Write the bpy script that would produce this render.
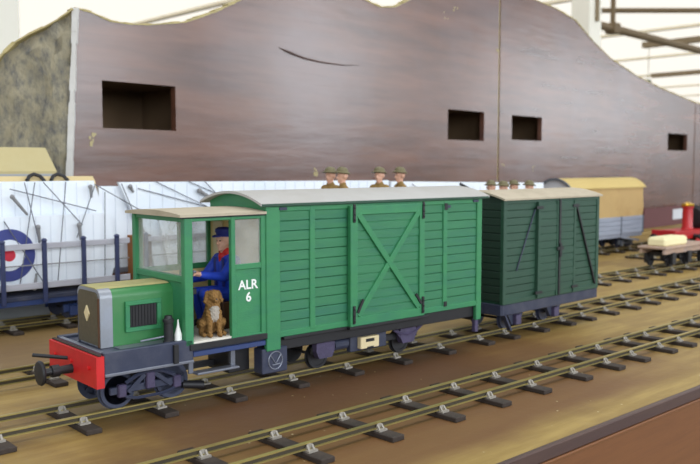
import bpy, bmesh, math, random
import numpy as np
from mathutils import Vector, Matrix

for o in list(bpy.data.objects): bpy.data.objects.remove(o)
SC = bpy.context.scene
COL = SC.collection
MM = 0.001                      # every length below is in millimetres of the real model
R = math.radians
rnd = random.Random(7)

# ------------------------------------------------------------------ camera, world, light, exposure
TRACK_A = R(43.0)               # angle between the tracks and the picture plane
PITCH = math.atan((232.0 - 166.0) / 850.0)
cd = bpy.data.cameras.new('camera'); cam = bpy.data.objects.new('camera', cd); COL.objects.link(cam)
cd.sensor_fit = 'HORIZONTAL'; cd.sensor_width = 36.0; cd.lens = 850.0 / 700.0 * 36.0
cd.dof.use_dof = True; cd.dof.focus_distance = 0.80; cd.dof.aperture_fstop = 13.0
cd.clip_start = 0.01; cd.clip_end = 200.0
right = Vector((math.cos(TRACK_A), -math.sin(TRACK_A), 0)); fw0 = Vector((math.sin(TRACK_A), math.cos(TRACK_A), 0))
fwd = fw0 * math.cos(PITCH) + Vector((0, 0, -math.sin(PITCH)))
up = right.cross(fwd)
rot = Matrix((right, up, -fwd)).transposed()
cam.matrix_world = Matrix.Translation((0, 0, 0.237)) @ rot.to_4x4()
SC.camera = cam

w = bpy.data.worlds.new('overcast'); SC.world = w; w.use_nodes = True
bgn = w.node_tree.nodes['Background']
bgn.inputs['Color'].default_value = (0.90, 0.95, 1.0, 1); bgn.inputs['Strength'].default_value = 0.76

def area(name, loc, target, sx, sy, power, col):
    l = bpy.data.lights.new(name, 'AREA'); l.shape = 'RECTANGLE'; l.size = sx; l.size_y = sy; l.energy = power; l.color = col
    o = bpy.data.objects.new(name, l); COL.objects.link(o); o.location = loc
    o.rotation_euler = (Vector(target) - Vector(loc)).to_track_quat('-Z', 'Y').to_euler()
    return o
area('skylight', (0.9, 0.55, 2.35), (0.9, 0.95, 0.0), 3.2, 1.1, 26, (1.0, 0.98, 0.94))
WINDOWS = [(-7000, -4200), (-3200, -400), (600, 3400), (4700, 6700), (9100, 12000), (16600, 21500), (24000, 27500)]   # front wall openings (mm); the first three are added just to light the layout
SILL, HEAD = 550, 3300
for (a_, b_) in WINDOWS:  # the first three lamps are added fill, out of view
    area('window_and_fill_light', ((a_ + b_) / 2000.0, -5.98, (SILL + HEAD) / 2000.0), ((a_ + b_) / 2000.0, 0, (SILL + HEAD) / 2000.0), (b_ - a_) / 1000.0, (HEAD - SILL) / 1000.0,
         math.pi * (b_ - a_) * (HEAD - SILL) * 1e-6 * 6.5, (0.88, 0.94, 1.0))

SC.view_settings.view_transform = 'Standard'; SC.view_settings.look = 'None'
SC.view_settings.gamma = 1.0; SC.view_settings.use_curve_mapping = False
SC.view_settings.exposure = 0.05

# ------------------------------------------------------------------ helpers
def s2l(c):
    return tuple(((v / 255.0) / 12.92 if v / 255.0 <= 0.04045 else ((v / 255.0 + 0.055) / 1.055) ** 2.4) for v in c)

def mat(name, rgb, rough=0.6, vary=0.18, scale=60.0, metal=0.0, bump=0.0, bscale=300.0, dirt=None, dscale=25.0, damt=0.45, stretch=(1, 1, 1), spec=0.5, coat=0.0):
    m = bpy.data.materials.new(name); m.use_nodes = True
    nt = m.node_tree; N = nt.nodes; L = nt.links; b = N['Principled BSDF']
    c = s2l(rgb)
    tc = N.new('ShaderNodeTexCoord'); mp = N.new('ShaderNodeMapping'); mp.inputs['Scale'].default_value = stretch
    L.new(tc.outputs['Object'], mp.inputs['Vector'])
    nz = N.new('ShaderNodeTexNoise'); nz.inputs['Scale'].default_value = scale; nz.inputs['Detail'].default_value = 4
    L.new(mp.outputs['Vector'], nz.inputs['Vector'])
    mx = N.new('ShaderNodeMix'); mx.data_type = 'RGBA'
    mx.inputs[6].default_value = tuple(v * (1 - vary) for v in c) + (1,)
    mx.inputs[7].default_value = tuple(min(1, v * (1 + vary)) for v in c) + (1,)
    L.new(nz.outputs['Fac'], mx.inputs[0]); out = mx.outputs[2]
    if dirt:
        dn = N.new('ShaderNodeTexNoise'); dn.inputs['Scale'].default_value = dscale; dn.inputs['Detail'].default_value = 6; dn.inputs['Roughness'].default_value = 0.7
        L.new(mp.outputs['Vector'], dn.inputs['Vector'])
        mr = N.new('ShaderNodeMapRange'); mr.inputs[1].default_value = 0.45; mr.inputs[2].default_value = 0.72; mr.inputs[4].default_value = damt
        L.new(dn.outputs['Fac'], mr.inputs[0])
        m2 = N.new('ShaderNodeMix'); m2.data_type = 'RGBA'; m2.inputs[7].default_value = s2l(dirt) + (1,)
        L.new(mr.outputs[0], m2.inputs[0]); L.new(out, m2.inputs[6]); out = m2.outputs[2]
    L.new(out, b.inputs['Base Color'])
    b.inputs['Roughness'].default_value = rough; b.inputs['Metallic'].default_value = metal
    b.inputs['Specular IOR Level'].default_value = spec
    if coat: b.inputs['Coat Weight'].default_value = coat
    if bump:
        bn = N.new('ShaderNodeTexNoise'); bn.inputs['Scale'].default_value = bscale; bn.inputs['Detail'].default_value = 5
        L.new(mp.outputs['Vector'], bn.inputs['Vector'])
        bp = N.new('ShaderNodeBump'); bp.inputs['Strength'].default_value = bump; bp.inputs['Distance'].default_value = 0.002
        L.new(bn.outputs['Fac'], bp.inputs['Height']); L.new(bp.outputs[0], b.inputs['Normal'])
    return m

class MB:
    def __init__(self): self.bm = bmesh.new(); self.slot = 0
    def _new(self, vs, fs):
        V = [self.bm.verts.new(v) for v in vs]; out = []
        for f in fs:
            try: F = self.bm.faces.new([V[i] for i in f]); F.material_index = self.slot; out.append(F)
            except ValueError: pass
        return V, out
    def box(self, x0, x1, y0, y1, z0, z1, bev=0.0, M=None):
        vs = [(x, y, z) for x in (x0, x1) for y in (y0, y1) for z in (z0, z1)]
        if M is not None: vs = [tuple(M @ Vector(v)) for v in vs]
        V, F = self._new(vs, [(0, 1, 3, 2), (4, 6, 7, 5), (0, 4, 5, 1), (2, 3, 7, 6), (0, 2, 6, 4), (1, 5, 7, 3)])
        if bev > 0:
            es = set(e for f in F for e in f.edges)
            r = bmesh.ops.bevel(self.bm, geom=list(es), offset=bev, segments=1, affect='EDGES', profile=0.5)
            for f in r['faces']: f.material_index = self.slot
        return self
    def bar(self, p0, p1, wid, thk, upv=(0, 0, 1), bev=0.0):      # rectangular bar from p0 to p1
        p0 = Vector(p0); p1 = Vector(p1); d = p1 - p0; L = d.length; d.normalize()
        s = d.cross(Vector(upv))
        if s.length < 1e-6: s = d.cross(Vector((0, 1, 0)))
        s.normalize(); u = s.cross(d)
        M = Matrix((d, s, u)).transposed().to_4x4(); M.translation = p0
        return self.box(0, L, -wid / 2, wid / 2, -thk / 2, thk / 2, bev, M)
    def tube(self, p0, p1, r0, r1=None, seg=10, cap=True):
        r1 = r0 if r1 is None else r1
        p0 = Vector(p0); p1 = Vector(p1); d = (p1 - p0).normalized()
        a = d.orthogonal().normalized(); b = d.cross(a)
        vs = []
        for p, r in ((p0, r0), (p1, r1)):
            for k in range(seg):
                t = 2 * math.pi * k / seg; vs.append(tuple(p + a * math.cos(t) * r + b * math.sin(t) * r))
        fs = [(k, (k + 1) % seg, seg + (k + 1) % seg, seg + k) for k in range(seg)]
        if cap: fs += [tuple(reversed(range(seg))), tuple(range(seg, 2 * seg))]
        self._new(vs, fs); return self
    def path(self, pts, r, seg=6):
        P = [Vector(p) for p in pts]; vs = []; n = len(P); a = None
        for i, p in enumerate(P):
            d = (P[min(i + 1, n - 1)] - P[max(i - 1, 0)]).normalized()
            a = d.orthogonal().normalized() if a is None else (a - d * a.dot(d)).normalized()
            b = d.cross(a)
            rr = r[i] if isinstance(r, (list, tuple)) else r
            for k in range(seg):
                t = 2 * math.pi * k / seg; vs.append(tuple(p + a * math.cos(t) * rr + b * math.sin(t) * rr))
        fs = [(i * seg + k, i * seg + (k + 1) % seg, (i + 1) * seg + (k + 1) % seg, (i + 1) * seg + k) for i in range(n - 1) for k in range(seg)]
        fs += [tuple(reversed(range(seg))), tuple(range((n - 1) * seg, n * seg))]
        self._new(vs, fs); return self
    def lathe(self, prof, o, axis=(0, 0, 1), seg=20, arc=2 * math.pi):   # prof: (radius, height) along axis
        o = Vector(o); ax = Vector(axis).normalized(); a = ax.orthogonal().normalized(); b = ax.cross(a); vs = []
        for r, h in prof:
            for k in range(seg):
                t = arc * k / seg; vs.append(tuple(o + ax * h + a * math.cos(t) * r + b * math.sin(t) * r))
        n = len(prof)
        fs = [(i * seg + k, i * seg + (k + 1) % seg, (i + 1) * seg + (k + 1) % seg, (i + 1) * seg + k) for i in range(n - 1) for k in range(seg)]
        fs += [tuple(reversed(range(seg))), tuple(range((n - 1) * seg, n * seg))]
        self._new(vs, fs); return self
    def prism(self, poly, f0, f1):          # poly: list of 2-D points, f0/f1 map (a,b) to 3-D ends
        n = len(poly); vs = [tuple(f0(*p)) for p in poly] + [tuple(f1(*p)) for p in poly]
        fs = [tuple(reversed(range(n))), tuple(range(n, 2 * n))] + [(k, (k + 1) % n, n + (k + 1) % n, n + k) for k in range(n)]
        self._new(vs, fs); return self
    def ball(self, c, rx, ry=None, rz=None, seg=12, rings=8):
        ry = rx if ry is None else ry; rz = rx if rz is None else rz; vs = []; c = Vector(c)
        for i in range(1, rings):
            t = math.pi * i / rings
            for k in range(seg):
                p = 2 * math.pi * k / seg; vs.append((c.x + rx * math.sin(t) * math.cos(p), c.y + ry * math.sin(t) * math.sin(p), c.z + rz * math.cos(t)))
        vs += [(c.x, c.y, c.z + rz), (c.x, c.y, c.z - rz)]; T = len(vs) - 2; B = T + 1
        fs = [(i * seg + k, (i + 1) * seg + k, (i + 1) * seg + (k + 1) % seg, i * seg + (k + 1) % seg) for i in range(rings - 2) for k in range(seg)]
        fs += [(T, k, (k + 1) % seg) for k in range(seg)] + [(B, (rings - 2) * seg + (k + 1) % seg, (rings - 2) * seg + k) for k in range(seg)]
        self._new(vs, fs); return self
    def mesh(self, name, mats, smooth=False):
        bmesh.ops.recalc_face_normals(self.bm, faces=self.bm.faces)
        bmesh.ops.scale(self.bm, vec=(MM, MM, MM), verts=self.bm.verts)
        me = bpy.data.meshes.new(name); self.bm.to_mesh(me); self.bm.free()
        for m in (mats if isinstance(mats, (list, tuple)) else [mats]): me.materials.append(m)
        if smooth:
            me.polygons.foreach_set('use_smooth', [True] * len(me.polygons)); me.set_sharp_from_angle(angle=R(38))
        return me
    def build(self, name, mats, parent=None, smooth=False, **kw):
        return link(name, self.mesh(name, mats, smooth), parent, **kw)

def link(name, me, parent=None, loc=None, rz=0, **kw):
    o = bpy.data.objects.new(name, me); COL.objects.link(o); o.parent = parent
    if loc: o.location = Vector(loc) * MM
    if rz: o.rotation_euler.z = rz
    for k, v in kw.items(): o[k] = v
    return o
def thing(name, label, cat, loc=(0, 0, 0), rz=0, group=None):
    o = link(name, None, None, loc, rz, label=label, category=cat); o.empty_display_size = 0.02
    if group: o['group'] = group
    return o
def struct(o): o['kind'] = 'structure'; return o
def copy_tree(o, parent=None):
    c = o.copy(); COL.objects.link(c); c.parent = parent
    for ch in list(o.children): copy_tree(ch, c)
    return c

# ------------------------------------------------------------------ materials
M = {}
M['green'] = mat('railcar_green', (54, 132, 84), 0.5, 0.12, 40, dirt=(40, 106, 90), dscale=18, damt=0.5, bump=0.12, bscale=260, stretch=(1, 1, 3))
M['green_plank'] = mat('railcar_plank_green', (52, 122, 82), 0.55, 0.14, 30, dirt=(38, 102, 92), dscale=14, damt=0.6, bump=0.2, bscale=220, stretch=(0.6, 0.6, 5))
M['bonnet_green'] = mat('bonnet_green', (54, 124, 70), 0.38, 0.08, 30, dirt=(92, 128, 82), dscale=16, damt=0.35)
M['dusty'] = mat('dusty_bonnet_top', (176, 166, 112), 0.75, 0.15, 60, dirt=(84, 132, 82), dscale=20, damt=0.4)
M['vangreen'] = mat('dark_van_green', (40, 76, 58), 0.55, 0.12, 40, dirt=(30, 58, 48), dscale=20, damt=0.5, bump=0.15, bscale=240, stretch=(0.6, 0.6, 4))
M['vanend'] = mat('van_green_shaded_end', (36, 56, 46), 0.6, 0.15, 40)  # van green darkened: the shade on the end face is put into the colour
M['roof'] = mat('roof_grey', (176, 174, 170), 0.75, 0.06, 30, dirt=(158, 152, 140), dscale=12, damt=0.45, bump=0.08)
M['cabroof'] = mat('cab_roof_buff', (184, 172, 150), 0.8, 0.08, 30, dirt=(150, 138, 114), dscale=25, damt=0.5)
M['black'] = mat('black_paint', (30, 30, 34), 0.5, 0.25, 80)
M['navy'] = mat('blue_black_frame', (50, 56, 78), 0.45, 0.2, 60, dirt=(98, 98, 104), dscale=30, damt=0.35)
M['navyblue'] = mat('blue_underframe', (46, 66, 116), 0.45, 0.2, 60, dirt=(60, 60, 76), dscale=30, damt=0.4)
M['stan'] = mat('navy_stanchion', (48, 56, 92), 0.5, 0.2, 60)
M['purple'] = mat('purple_grey_bogie', (76, 68, 98), 0.6, 0.25, 80, dirt=(40, 38, 50), dscale=60, damt=0.5, bump=0.3)
M['steel'] = mat('dull_steel', (126, 130, 142), 0.38, 0.12, 60, metal=0.5)
M['silver'] = mat('radiator_silver', (152, 158, 170), 0.36, 0.1, 60, metal=0.35, dirt=(120, 116, 100), dscale=30, damt=0.4)
M['red'] = mat('buffer_beam_red', (204, 34, 36), 0.45, 0.08, 40, dirt=(150, 30, 34), dscale=50, damt=0.3)
M['cream'] = mat('cab_cream', (232, 208, 146), 0.7, 0.1, 40)
M['creambox'] = mat('cream_box', (226, 208, 164), 0.6, 0.06, 40)
M['floorboard'] = mat('cab_floor', (222, 216, 204), 0.8, 0.1, 60)
M['brown'] = mat('brown_wood', (92, 62, 40), 0.65, 0.25, 60, bump=0.2)
M['white'] = mat('white_lettering', (238, 240, 236), 0.6, 0.03, 60)
M['bluecloth'] = mat('blue_overalls', (30, 66, 190), 0.6, 0.15, 120)
M['bluecap'] = mat('dark_blue_cap', (26, 38, 120), 0.6, 0.15, 120)
M['skin'] = mat('painted_skin', (224, 172, 146), 0.5, 0.08, 150)
M['redcloth'] = mat('red_neckerchief', (198, 34, 30), 0.6, 0.1, 120)
M['fur'] = mat('tan_fur', (146, 108, 58), 0.85, 0.35, 260, bump=0.7, bscale=500, dirt=(100, 72, 38), dscale=140, damt=0.6)
M['furpale'] = mat('pale_chest_fur', (178, 168, 156), 0.85, 0.25, 260, bump=0.6, bscale=500)
M['khaki'] = mat('khaki_uniform', (140, 112, 60), 0.75, 0.2, 200)
M['helmet'] = mat('olive_helmet', (106, 98, 66), 0.5, 0.2, 150)
M['wing'] = mat('white_doped_fabric', (232, 238, 246), 0.55, 0.04, 25, dirt=(206, 222, 238), dscale=9, damt=0.6)
M['wingrib'] = mat('wing_rib_tape', (214, 220, 230), 0.55, 0.06, 60)
M['roundblue'] = mat('roundel_blue', (58, 66, 132), 0.55, 0.1, 60)
M['roundred'] = mat('roundel_red', (204, 44, 66), 0.55, 0.1, 60)
M['wire'] = mat('rigging_wire', (92, 94, 104), 0.5, 0.1, 60)
M['strut'] = mat('grey_strut', (128, 128, 130), 0.5, 0.2, 120)
M['railgrey'] = mat('weathered_grey_timber', (176, 176, 186), 0.65, 0.12, 60, stretch=(0.3, 2, 2), dirt=(128, 126, 134), dscale=40)
M['tan'] = mat('tan_canvas', (186, 156, 104), 0.85, 0.14, 20, dirt=(152, 116, 66), dscale=9, damt=0.6, bump=0.25, bscale=60)
M['tanroof'] = mat('tan_canvas_roof', (200, 176, 112), 0.85, 0.1, 20, dirt=(176, 150, 88), dscale=10, damt=0.4)
M['greyplank'] = mat('grey_plank', (148, 154, 168), 0.65, 0.12, 40, stretch=(0.4, 1, 3), dirt=(108, 112, 122), dscale=25)
M['greyiron'] = mat('grey_ironwork', (96, 102, 112), 0.6, 0.15, 60)
M['brass'] = mat('brass', (222, 176, 70), 0.25, 0.05, 60, metal=1.0)
M['locored'] = mat('engine_red', (176, 26, 30), 0.35, 0.08, 40)
M['maroon'] = mat('maroon_board', (96, 50, 52), 0.6, 0.12, 10)
M['paper'] = mat('notice_paper', (206, 208, 214), 0.7, 0.04, 20)
M['slab'] = mat('cream_slab', (242, 232, 184), 0.7, 0.05, 30, bump=0.1)
M['pinkdeck'] = mat('faded_wagon_deck', (176, 148, 128), 0.7, 0.15, 60, dirt=(140, 140, 150), dscale=40)
M['railtop'] = mat('brass_rail', (176, 160, 98), 0.34, 0.15, 90, metal=0.55, dirt=(104, 92, 62), dscale=30, damt=0.55, stretch=(0.3, 1, 1))
M['railweb'] = mat('tarnished_rail_web', (62, 54, 38), 0.6, 0.3, 90, dirt=(40, 34, 28), dscale=40, damt=0.7, stretch=(0.3, 1, 1))
M['sleeper'] = mat('dark_sleeper', (52, 42, 36), 0.8, 0.3, 60, bump=0.25, dirt=(84, 72, 60), dscale=50, damt=0.5)
M['chair'] = mat('white_metal_chair', (160, 154, 144), 0.5, 0.2, 150, metal=0.2, dirt=(120, 104, 88), dscale=120, damt=0.5)
M['shedroof'] = mat('buff_shed_roof', (178, 166, 124), 0.8, 0.08, 25, dirt=(170, 152, 104), dscale=12)
M['shedwall'] = mat('grey_shed_wall', (150, 154, 158), 0.75, 0.08, 30)
M['dope'] = mat('fuselage_linen', (196, 176, 130), 0.7, 0.1, 30)
M['pipe'] = mat('brown_conduit', (112, 94, 66), 0.6, 0.1, 4)
M['purlin'] = mat('beige_batten', (250, 242, 220), 0.7, 0.04, 2)
M['purlindark'] = mat('grey_brown_purlin', (142, 126, 100), 0.7, 0.08, 2)
M['ceil'] = mat('white_roof_lining', (246, 242, 232), 0.8, 0.03, 0.4)
def rooflight():
    m = bpy.data.materials.new('daylit_roof_glazing'); m.use_nodes = True; nt = m.node_tree; N = nt.nodes; L = nt.links; b = N['Principled BSDF']
    b.inputs['Base Color'].default_value = (0.9, 0.88, 0.82, 1); b.inputs['Roughness'].default_value = 0.7
    b.inputs['Emission Color'].default_value = (1.0, 0.97, 0.90, 1); b.inputs['Emission Strength'].default_value = 0.85
    return m
M['rooflight'] = rooflight()
M['post'] = mat('cream_post', (252, 248, 234), 0.7, 0.03, 2)
M['conc'] = mat('hall_floor', (120, 114, 106), 0.8, 0.1, 2)
M['signgreen'] = mat('green_sign', (44, 76, 44), 0.6, 0.08, 5)
M['trim'] = mat('dark_edge_strip', (78, 58, 54), 0.45, 0.3, 30, stretch=(0.2, 1, 3), dirt=(112, 84, 66), dscale=14, damt=0.4)
M['fascia'] = mat('red_brown_fascia', (128, 82, 46), 0.45, 0.4, 9, stretch=(0.5, 4, 9), dirt=(82, 48, 28), dscale=9, damt=0.6)
M['darkvoid'] = mat('dark_recess_timber', (112, 90, 66), 0.85, 0.25, 12)

def glass():
    m = bpy.data.materials.new('dusty_pane'); m.use_nodes = True; nt = m.node_tree; N = nt.nodes; L = nt.links
    N.remove(N['Principled BSDF']); out = N['Material Output']
    tr = N.new('ShaderNodeBsdfTransparent'); tr.inputs[0].default_value = (0.93, 0.95, 0.95, 1)
    gl = N.new('ShaderNodeBsdfGlossy'); gl.inputs['Roughness'].default_value = 0.08
    df = N.new('ShaderNodeBsdfDiffuse'); df.inputs[0].default_value = (0.78, 0.77, 0.72, 1)
    tc = N.new('ShaderNodeTexCoord'); nz = N.new('ShaderNodeTexNoise'); nz.inputs['Scale'].default_value = 30; nz.inputs['Detail'].default_value = 5
    L.new(tc.outputs['Object'], nz.inputs['Vector'])
    mr = N.new('ShaderNodeMapRange'); mr.inputs[1].default_value = 0.3; mr.inputs[2].default_value = 0.7; mr.inputs[3].default_value = 0.14; mr.inputs[4].default_value = 0.34
    L.new(nz.outputs['Fac'], mr.inputs[0])
    a = N.new('ShaderNodeMixShader'); L.new(mr.outputs[0], a.inputs[0]); L.new(tr.outputs[0], a.inputs[1]); L.new(df.outputs[0], a.inputs[2])
    b = N.new('ShaderNodeMixShader'); b.inputs[0].default_value = 0.07; L.new(a.outputs[0], b.inputs[1]); L.new(gl.outputs[0], b.inputs[2])
    L.new(b.outputs[0], out.inputs[0]); return m
M['glass'] = glass()

def node_chain(m):
    nt = m.node_tree; return nt.nodes, nt.links, nt.nodes['Principled BSDF']
def board_material():                # plywood with a brown scenic stain in patches between the tracks
    m = bpy.data.materials.new('stained_plywood'); m.use_nodes = True; N, L, b = node_chain(m)
    tc = N.new('ShaderNodeTexCoord')
    def noise(scale, detail=5, stretch=(1, 1, 1), rough=0.6):
        mp = N.new('ShaderNodeMapping'); mp.inputs['Scale'].default_value = stretch; L.new(tc.outputs['Object'], mp.inputs['Vector'])
        n = N.new('ShaderNodeTexNoise'); n.inputs['Scale'].default_value = scale; n.inputs['Detail'].default_value = detail; n.inputs['Roughness'].default_value = rough
        L.new(mp.outputs['Vector'], n.inputs['Vector']); return n.outputs['Fac']
    def math_(op, a, bb):
        n = N.new('ShaderNodeMath'); n.operation = op
        for i, v in enumerate((a, bb)):
            if isinstance(v, (int, float)): n.inputs[i].default_value = v
            else: L.new(v, n.inputs[i])
        return n.outputs[0]
    def ramp(v, a, bb, lo=0.0, hi=1.0):
        n = N.new('ShaderNodeMapRange'); n.interpolation_type = 'SMOOTHSTEP'
        n.inputs[1].default_value = a; n.inputs[2].default_value = bb; n.inputs[3].default_value = lo; n.inputs[4].default_value = hi
        L.new(v, n.inputs[0]); return n.outputs[0]
    def mixc(f, a, col):
        n = N.new('ShaderNodeMix'); n.data_type = 'RGBA'; L.new(f, n.inputs[0])
        if isinstance(a, tuple): n.inputs[6].default_value = a + (1,)
        else: L.new(a, n.inputs[6])
        n.inputs[7].default_value = s2l(col) + (1,); return n.outputs[2]
    sp = N.new('ShaderNodeSeparateXYZ'); L.new(tc.outputs['Object'], sp.inputs[0])
    wob = math_('SUBTRACT', noise(4.0), 0.5)
    x = math_('ADD', sp.outputs['X'], math_('MULTIPLY', wob, 0.30)); y = math_('ADD', sp.outputs['Y'], math_('MULTIPLY', wob, 0.06))
    grain = noise(14, 6, (0.5, 4, 1)); blot = noise(5, 4)
    col = mixc(ramp(grain, 0.35, 0.7), s2l((148, 120, 60)), (174, 146, 80))
    col = mixc(math_('MULTIPLY', ramp(blot, 0.46, 0.7), 0.65), col, (120, 90, 48))
    # brown stain: between the edge and the middle track, fading out to the right
    st = math_('MULTIPLY', ramp(y, 0.418, 0.462), ramp(y, 0.76, 0.70))
    st = math_('MULTIPLY', st, math_('MULTIPLY', ramp(x, 0.28, 0.48), ramp(x, 1.14, 0.80)))
    col = mixc(math_('MULTIPLY', st, 0.9), col, (110, 72, 36))
    st2 = math_('MULTIPLY', math_('MULTIPLY', ramp(y, 0.56, 0.62), ramp(y, 0.72, 0.68)), math_('MULTIPLY', ramp(x, 0.30, 0.42), ramp(x, 1.0, 0.7)))
    col = mixc(math_('MULTIPLY', st2, 0.75), col, (88, 58, 38))
    # grey-brown wash between the back tracks on the left
    st3 = math_('MULTIPLY', math_('MULTIPLY', ramp(y, 0.94, 1.0), ramp(y, 1.24, 1.15)), ramp(x, 1.5, 0.9))
    col = mixc(math_('MULTIPLY', st3, 0.7), col, (116, 92, 68))
    # oily darkening of the boards in the four-foot of each track
    for yc in (0.545, 0.740, 0.918, 1.225):
        d = math_('ABSOLUTE', math_('SUBTRACT', sp.outputs['Y'], yc), 0.0)
        k = math_('MULTIPLY', ramp(d, 0.060, 0.030), ramp(noise(9, 5), 0.35, 0.7, 0.1, 0.45))
        col = mixc(k, col, (88, 64, 38))
    fl = N.new('ShaderNodeTexVoronoi'); fl.inputs['Scale'].default_value = 42; L.new(tc.outputs['Object'], fl.inputs['Vector'])
    col = mixc(ramp(fl.outputs['Distance'], 0.055, 0.035), col, (196, 180, 140))   # crumbs of ballast and paint flecks
    L.new(col, b.inputs['Base Color']); b.inputs['Roughness'].default_value = 0.55
    bp = N.new('ShaderNodeBump'); bp.inputs['Strength'].default_value = 0.25; bp.inputs['Distance'].default_value = 0.002
    L.new(noise(90, 6), bp.inputs['Height']); L.new(bp.outputs[0], b.inputs['Normal'])
    return m
M['board'] = board_material()

def wall_material():                 # varnished brown hardboard with broad, random greyer patches
    m = bpy.data.materials.new('brown_hardboard'); m.use_nodes = True; N, L, b = node_chain(m)
    tc = N.new('ShaderNodeTexCoord')
    def noise(scale, detail, stretch):
        mp = N.new('ShaderNodeMapping'); mp.inputs['Scale'].default_value = stretch; L.new(tc.outputs['Object'], mp.inputs['Vector'])
        n = N.new('ShaderNodeTexNoise'); n.inputs['Scale'].default_value = scale; n.inputs['Detail'].default_value = detail; L.new(mp.outputs['Vector'], n.inputs['Vector']); return n.outputs['Fac']
    def mixc(f, lo, hi, amt, a, col):
        r = N.new('ShaderNodeMapRange'); r.inputs[1].default_value = lo; r.inputs[2].default_value = hi; r.inputs[4].default_value = amt; L.new(f, r.inputs[0])
        n = N.new('ShaderNodeMix'); n.data_type = 'RGBA'; L.new(r.outputs[0], n.inputs[0])
        if isinstance(a, tuple): n.inputs[6].default_value = s2l(a) + (1,)
        else: L.new(a, n.inputs[6])
        n.inputs[7].default_value = s2l(col) + (1,); return n.outputs[2]
    c = mixc(noise(9, 6, (0.35, 1, 3.2)), 0.3, 0.75, 1.0, (78, 50, 40), (118, 78, 60))
    c = mixc(noise(3.0, 4, (1, 1, 1.2)), 0.45, 0.7, 0.6, c, (110, 92, 92))
    c = mixc(noise(26, 5, (0.2, 1, 5)), 0.55, 0.8, 0.5, c, (74, 50, 46))
    L.new(c, b.inputs['Base Color'])
    b.inputs['Roughness'].default_value = 0.25; b.inputs['Specular IOR Level'].default_value = 1.0
    bp = N.new('ShaderNodeBump'); bp.inputs['Strength'].default_value = 0.12; bp.inputs['Distance'].default_value = 0.003
    L.new(noise(30, 5, (0.4, 1, 2)), bp.inputs['Height']); L.new(bp.outputs[0], b.inputs['Normal'])
    return m
M['wall'] = wall_material()
M['rock'] = mat('painted_rock_scenery', (190, 182, 158), 0.9, 0.35, 30, dirt=(112, 116, 126), dscale=46, damt=0.95, bump=1.0, bscale=110, stretch=(1.5, 1.5, 0.8))
M['rockedge'] = mat('bare_plaster_edge', (206, 204, 200), 0.8, 0.1, 40)
M['fibre'] = mat('torn_olive_edge', (176, 162, 116), 0.9, 0.3, 60)

# ------------------------------------------------------------------ the hall and the wall behind the layout
FLOOR_Z = -900.0; CEIL_Z = 2300.0
struct(MB().box(-12000, 38000, -6000, 34000, FLOOR_Z - 60, FLOOR_Z).build('floor', M['conc']))
ceil = struct(MB().box(2500, 38000, 2600, 34000, CEIL_Z + 20, CEIL_Z + 60).build('ceiling', M['ceil']))
for i, x in enumerate(range(3200, 30000, 3000)):
    MB().box(x, x + 90, 2700, 30000, CEIL_Z - 40, CEIL_Z + 2).build('batten', M['purlin'], ceil)
    MB().box(x + 90, x + 3000, 2700, 30000, CEIL_Z, CEIL_Z + 18).build('roof_glazing', M['rooflight'], ceil)
for x, y0, y1 in ((13000, 5400, 7000), (17500, 6900, 9200), (23000, 7600, 10400)):
    MB().box(x, x + 130, y0, y1, CEIL_Z - 150, CEIL_Z - 62).build('purlin', M['purlindark'], ceil)
struct(MB().box(37800, 38000, -4000, 34000, FLOOR_Z, CEIL_Z).build('wall_right', M['ceil']))
struct(MB().box(-8000, 38000, 33800, 34000, FLOOR_Z, CEIL_Z).build('wall_back', M['ceil']))

fw = struct(MB().box(-9000, 30000, -6200, -6000, FLOOR_Z, SILL).build('wall_front', M['conc']))
ed = [-9000] + [v for w_ in WINDOWS for v in w_] + [30000]
for a_, b_ in zip(ed[0::2], ed[1::2]): MB().box(a_, b_, -6200, -6000, SILL, HEAD).build('window_pier', M['conc'], fw)
MB().box(-9000, 30000, -6200, -6000, HEAD, 4200).build('window_head', M['conc'], fw)
for k, (a_, b_) in enumerate(WINDOWS):  # the first three frames go with the added fill lamps
    wf = struct(MB().box(a_, b_, -6120, -6060, SILL, SILL + 60).box(a_, b_, -6120, -6060, HEAD - 60, HEAD).build('window_%d' % (k + 1), M['post']))
    for q in range(1, 4): x_ = a_ + (b_ - a_) * q / 4; MB().box(x_ - 25, x_ + 25, -6120, -6060, SILL, HEAD).build('glazing_bar', M['post'], wf)

def cam_point(px, py, depth):        # world point (mm) for laying out the far hall from measured bearings
    v = fwd + right * ((px - 350) / 850.0) + up * ((232 - py) / 850.0)
    v = v * (depth / v.dot(fw0)); return Vector((v.x, v.y, v.z + 237))
p = cam_point(586, 30, 6800)
t = thing('roof_post', 'cream painted roof post rising behind the right end of brown hill board', 'post', (p.x, p.y, FLOOR_Z))
MB().box(-85, 85, -85, 85, 0, CEIL_Z - FLOOR_Z, 6).build('shaft', M['post'], t)
MB().box(-110, 110, -110, 110, 0, 120, 6).build('base_block', M['post'], t)
MB().box(-15, 15, -110, -85, 2260, 2480, 3).build('bracket', M['purlindark'], t)
p = cam_point(3, 40, 5200)
t = thing('roof_post', 'pale roof post at the left edge above the rock scenery', 'post', (p.x, p.y, FLOOR_Z))
MB().box(-75, 75, -75, 75, 0, CEIL_Z - FLOOR_Z + 200, 6).build('shaft', M['post'], t)
MB().box(-100, 100, -100, 100, 0, 120, 6).build('base_block', M['post'], t)
a = cam_point(585, 21.5, 8200); b = cam_point(760, 72, 11800); b.z = a.z
t = thing('overhead_pipe', 'long brown overhead pipe hung below the white roof at upper right', 'pipe', tuple(a))
MB().tube((0, 0, 0), tuple((b - a) * 1.4), 40, 40, 12).build('pipe_run', M['pipe'], t, True)
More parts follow.
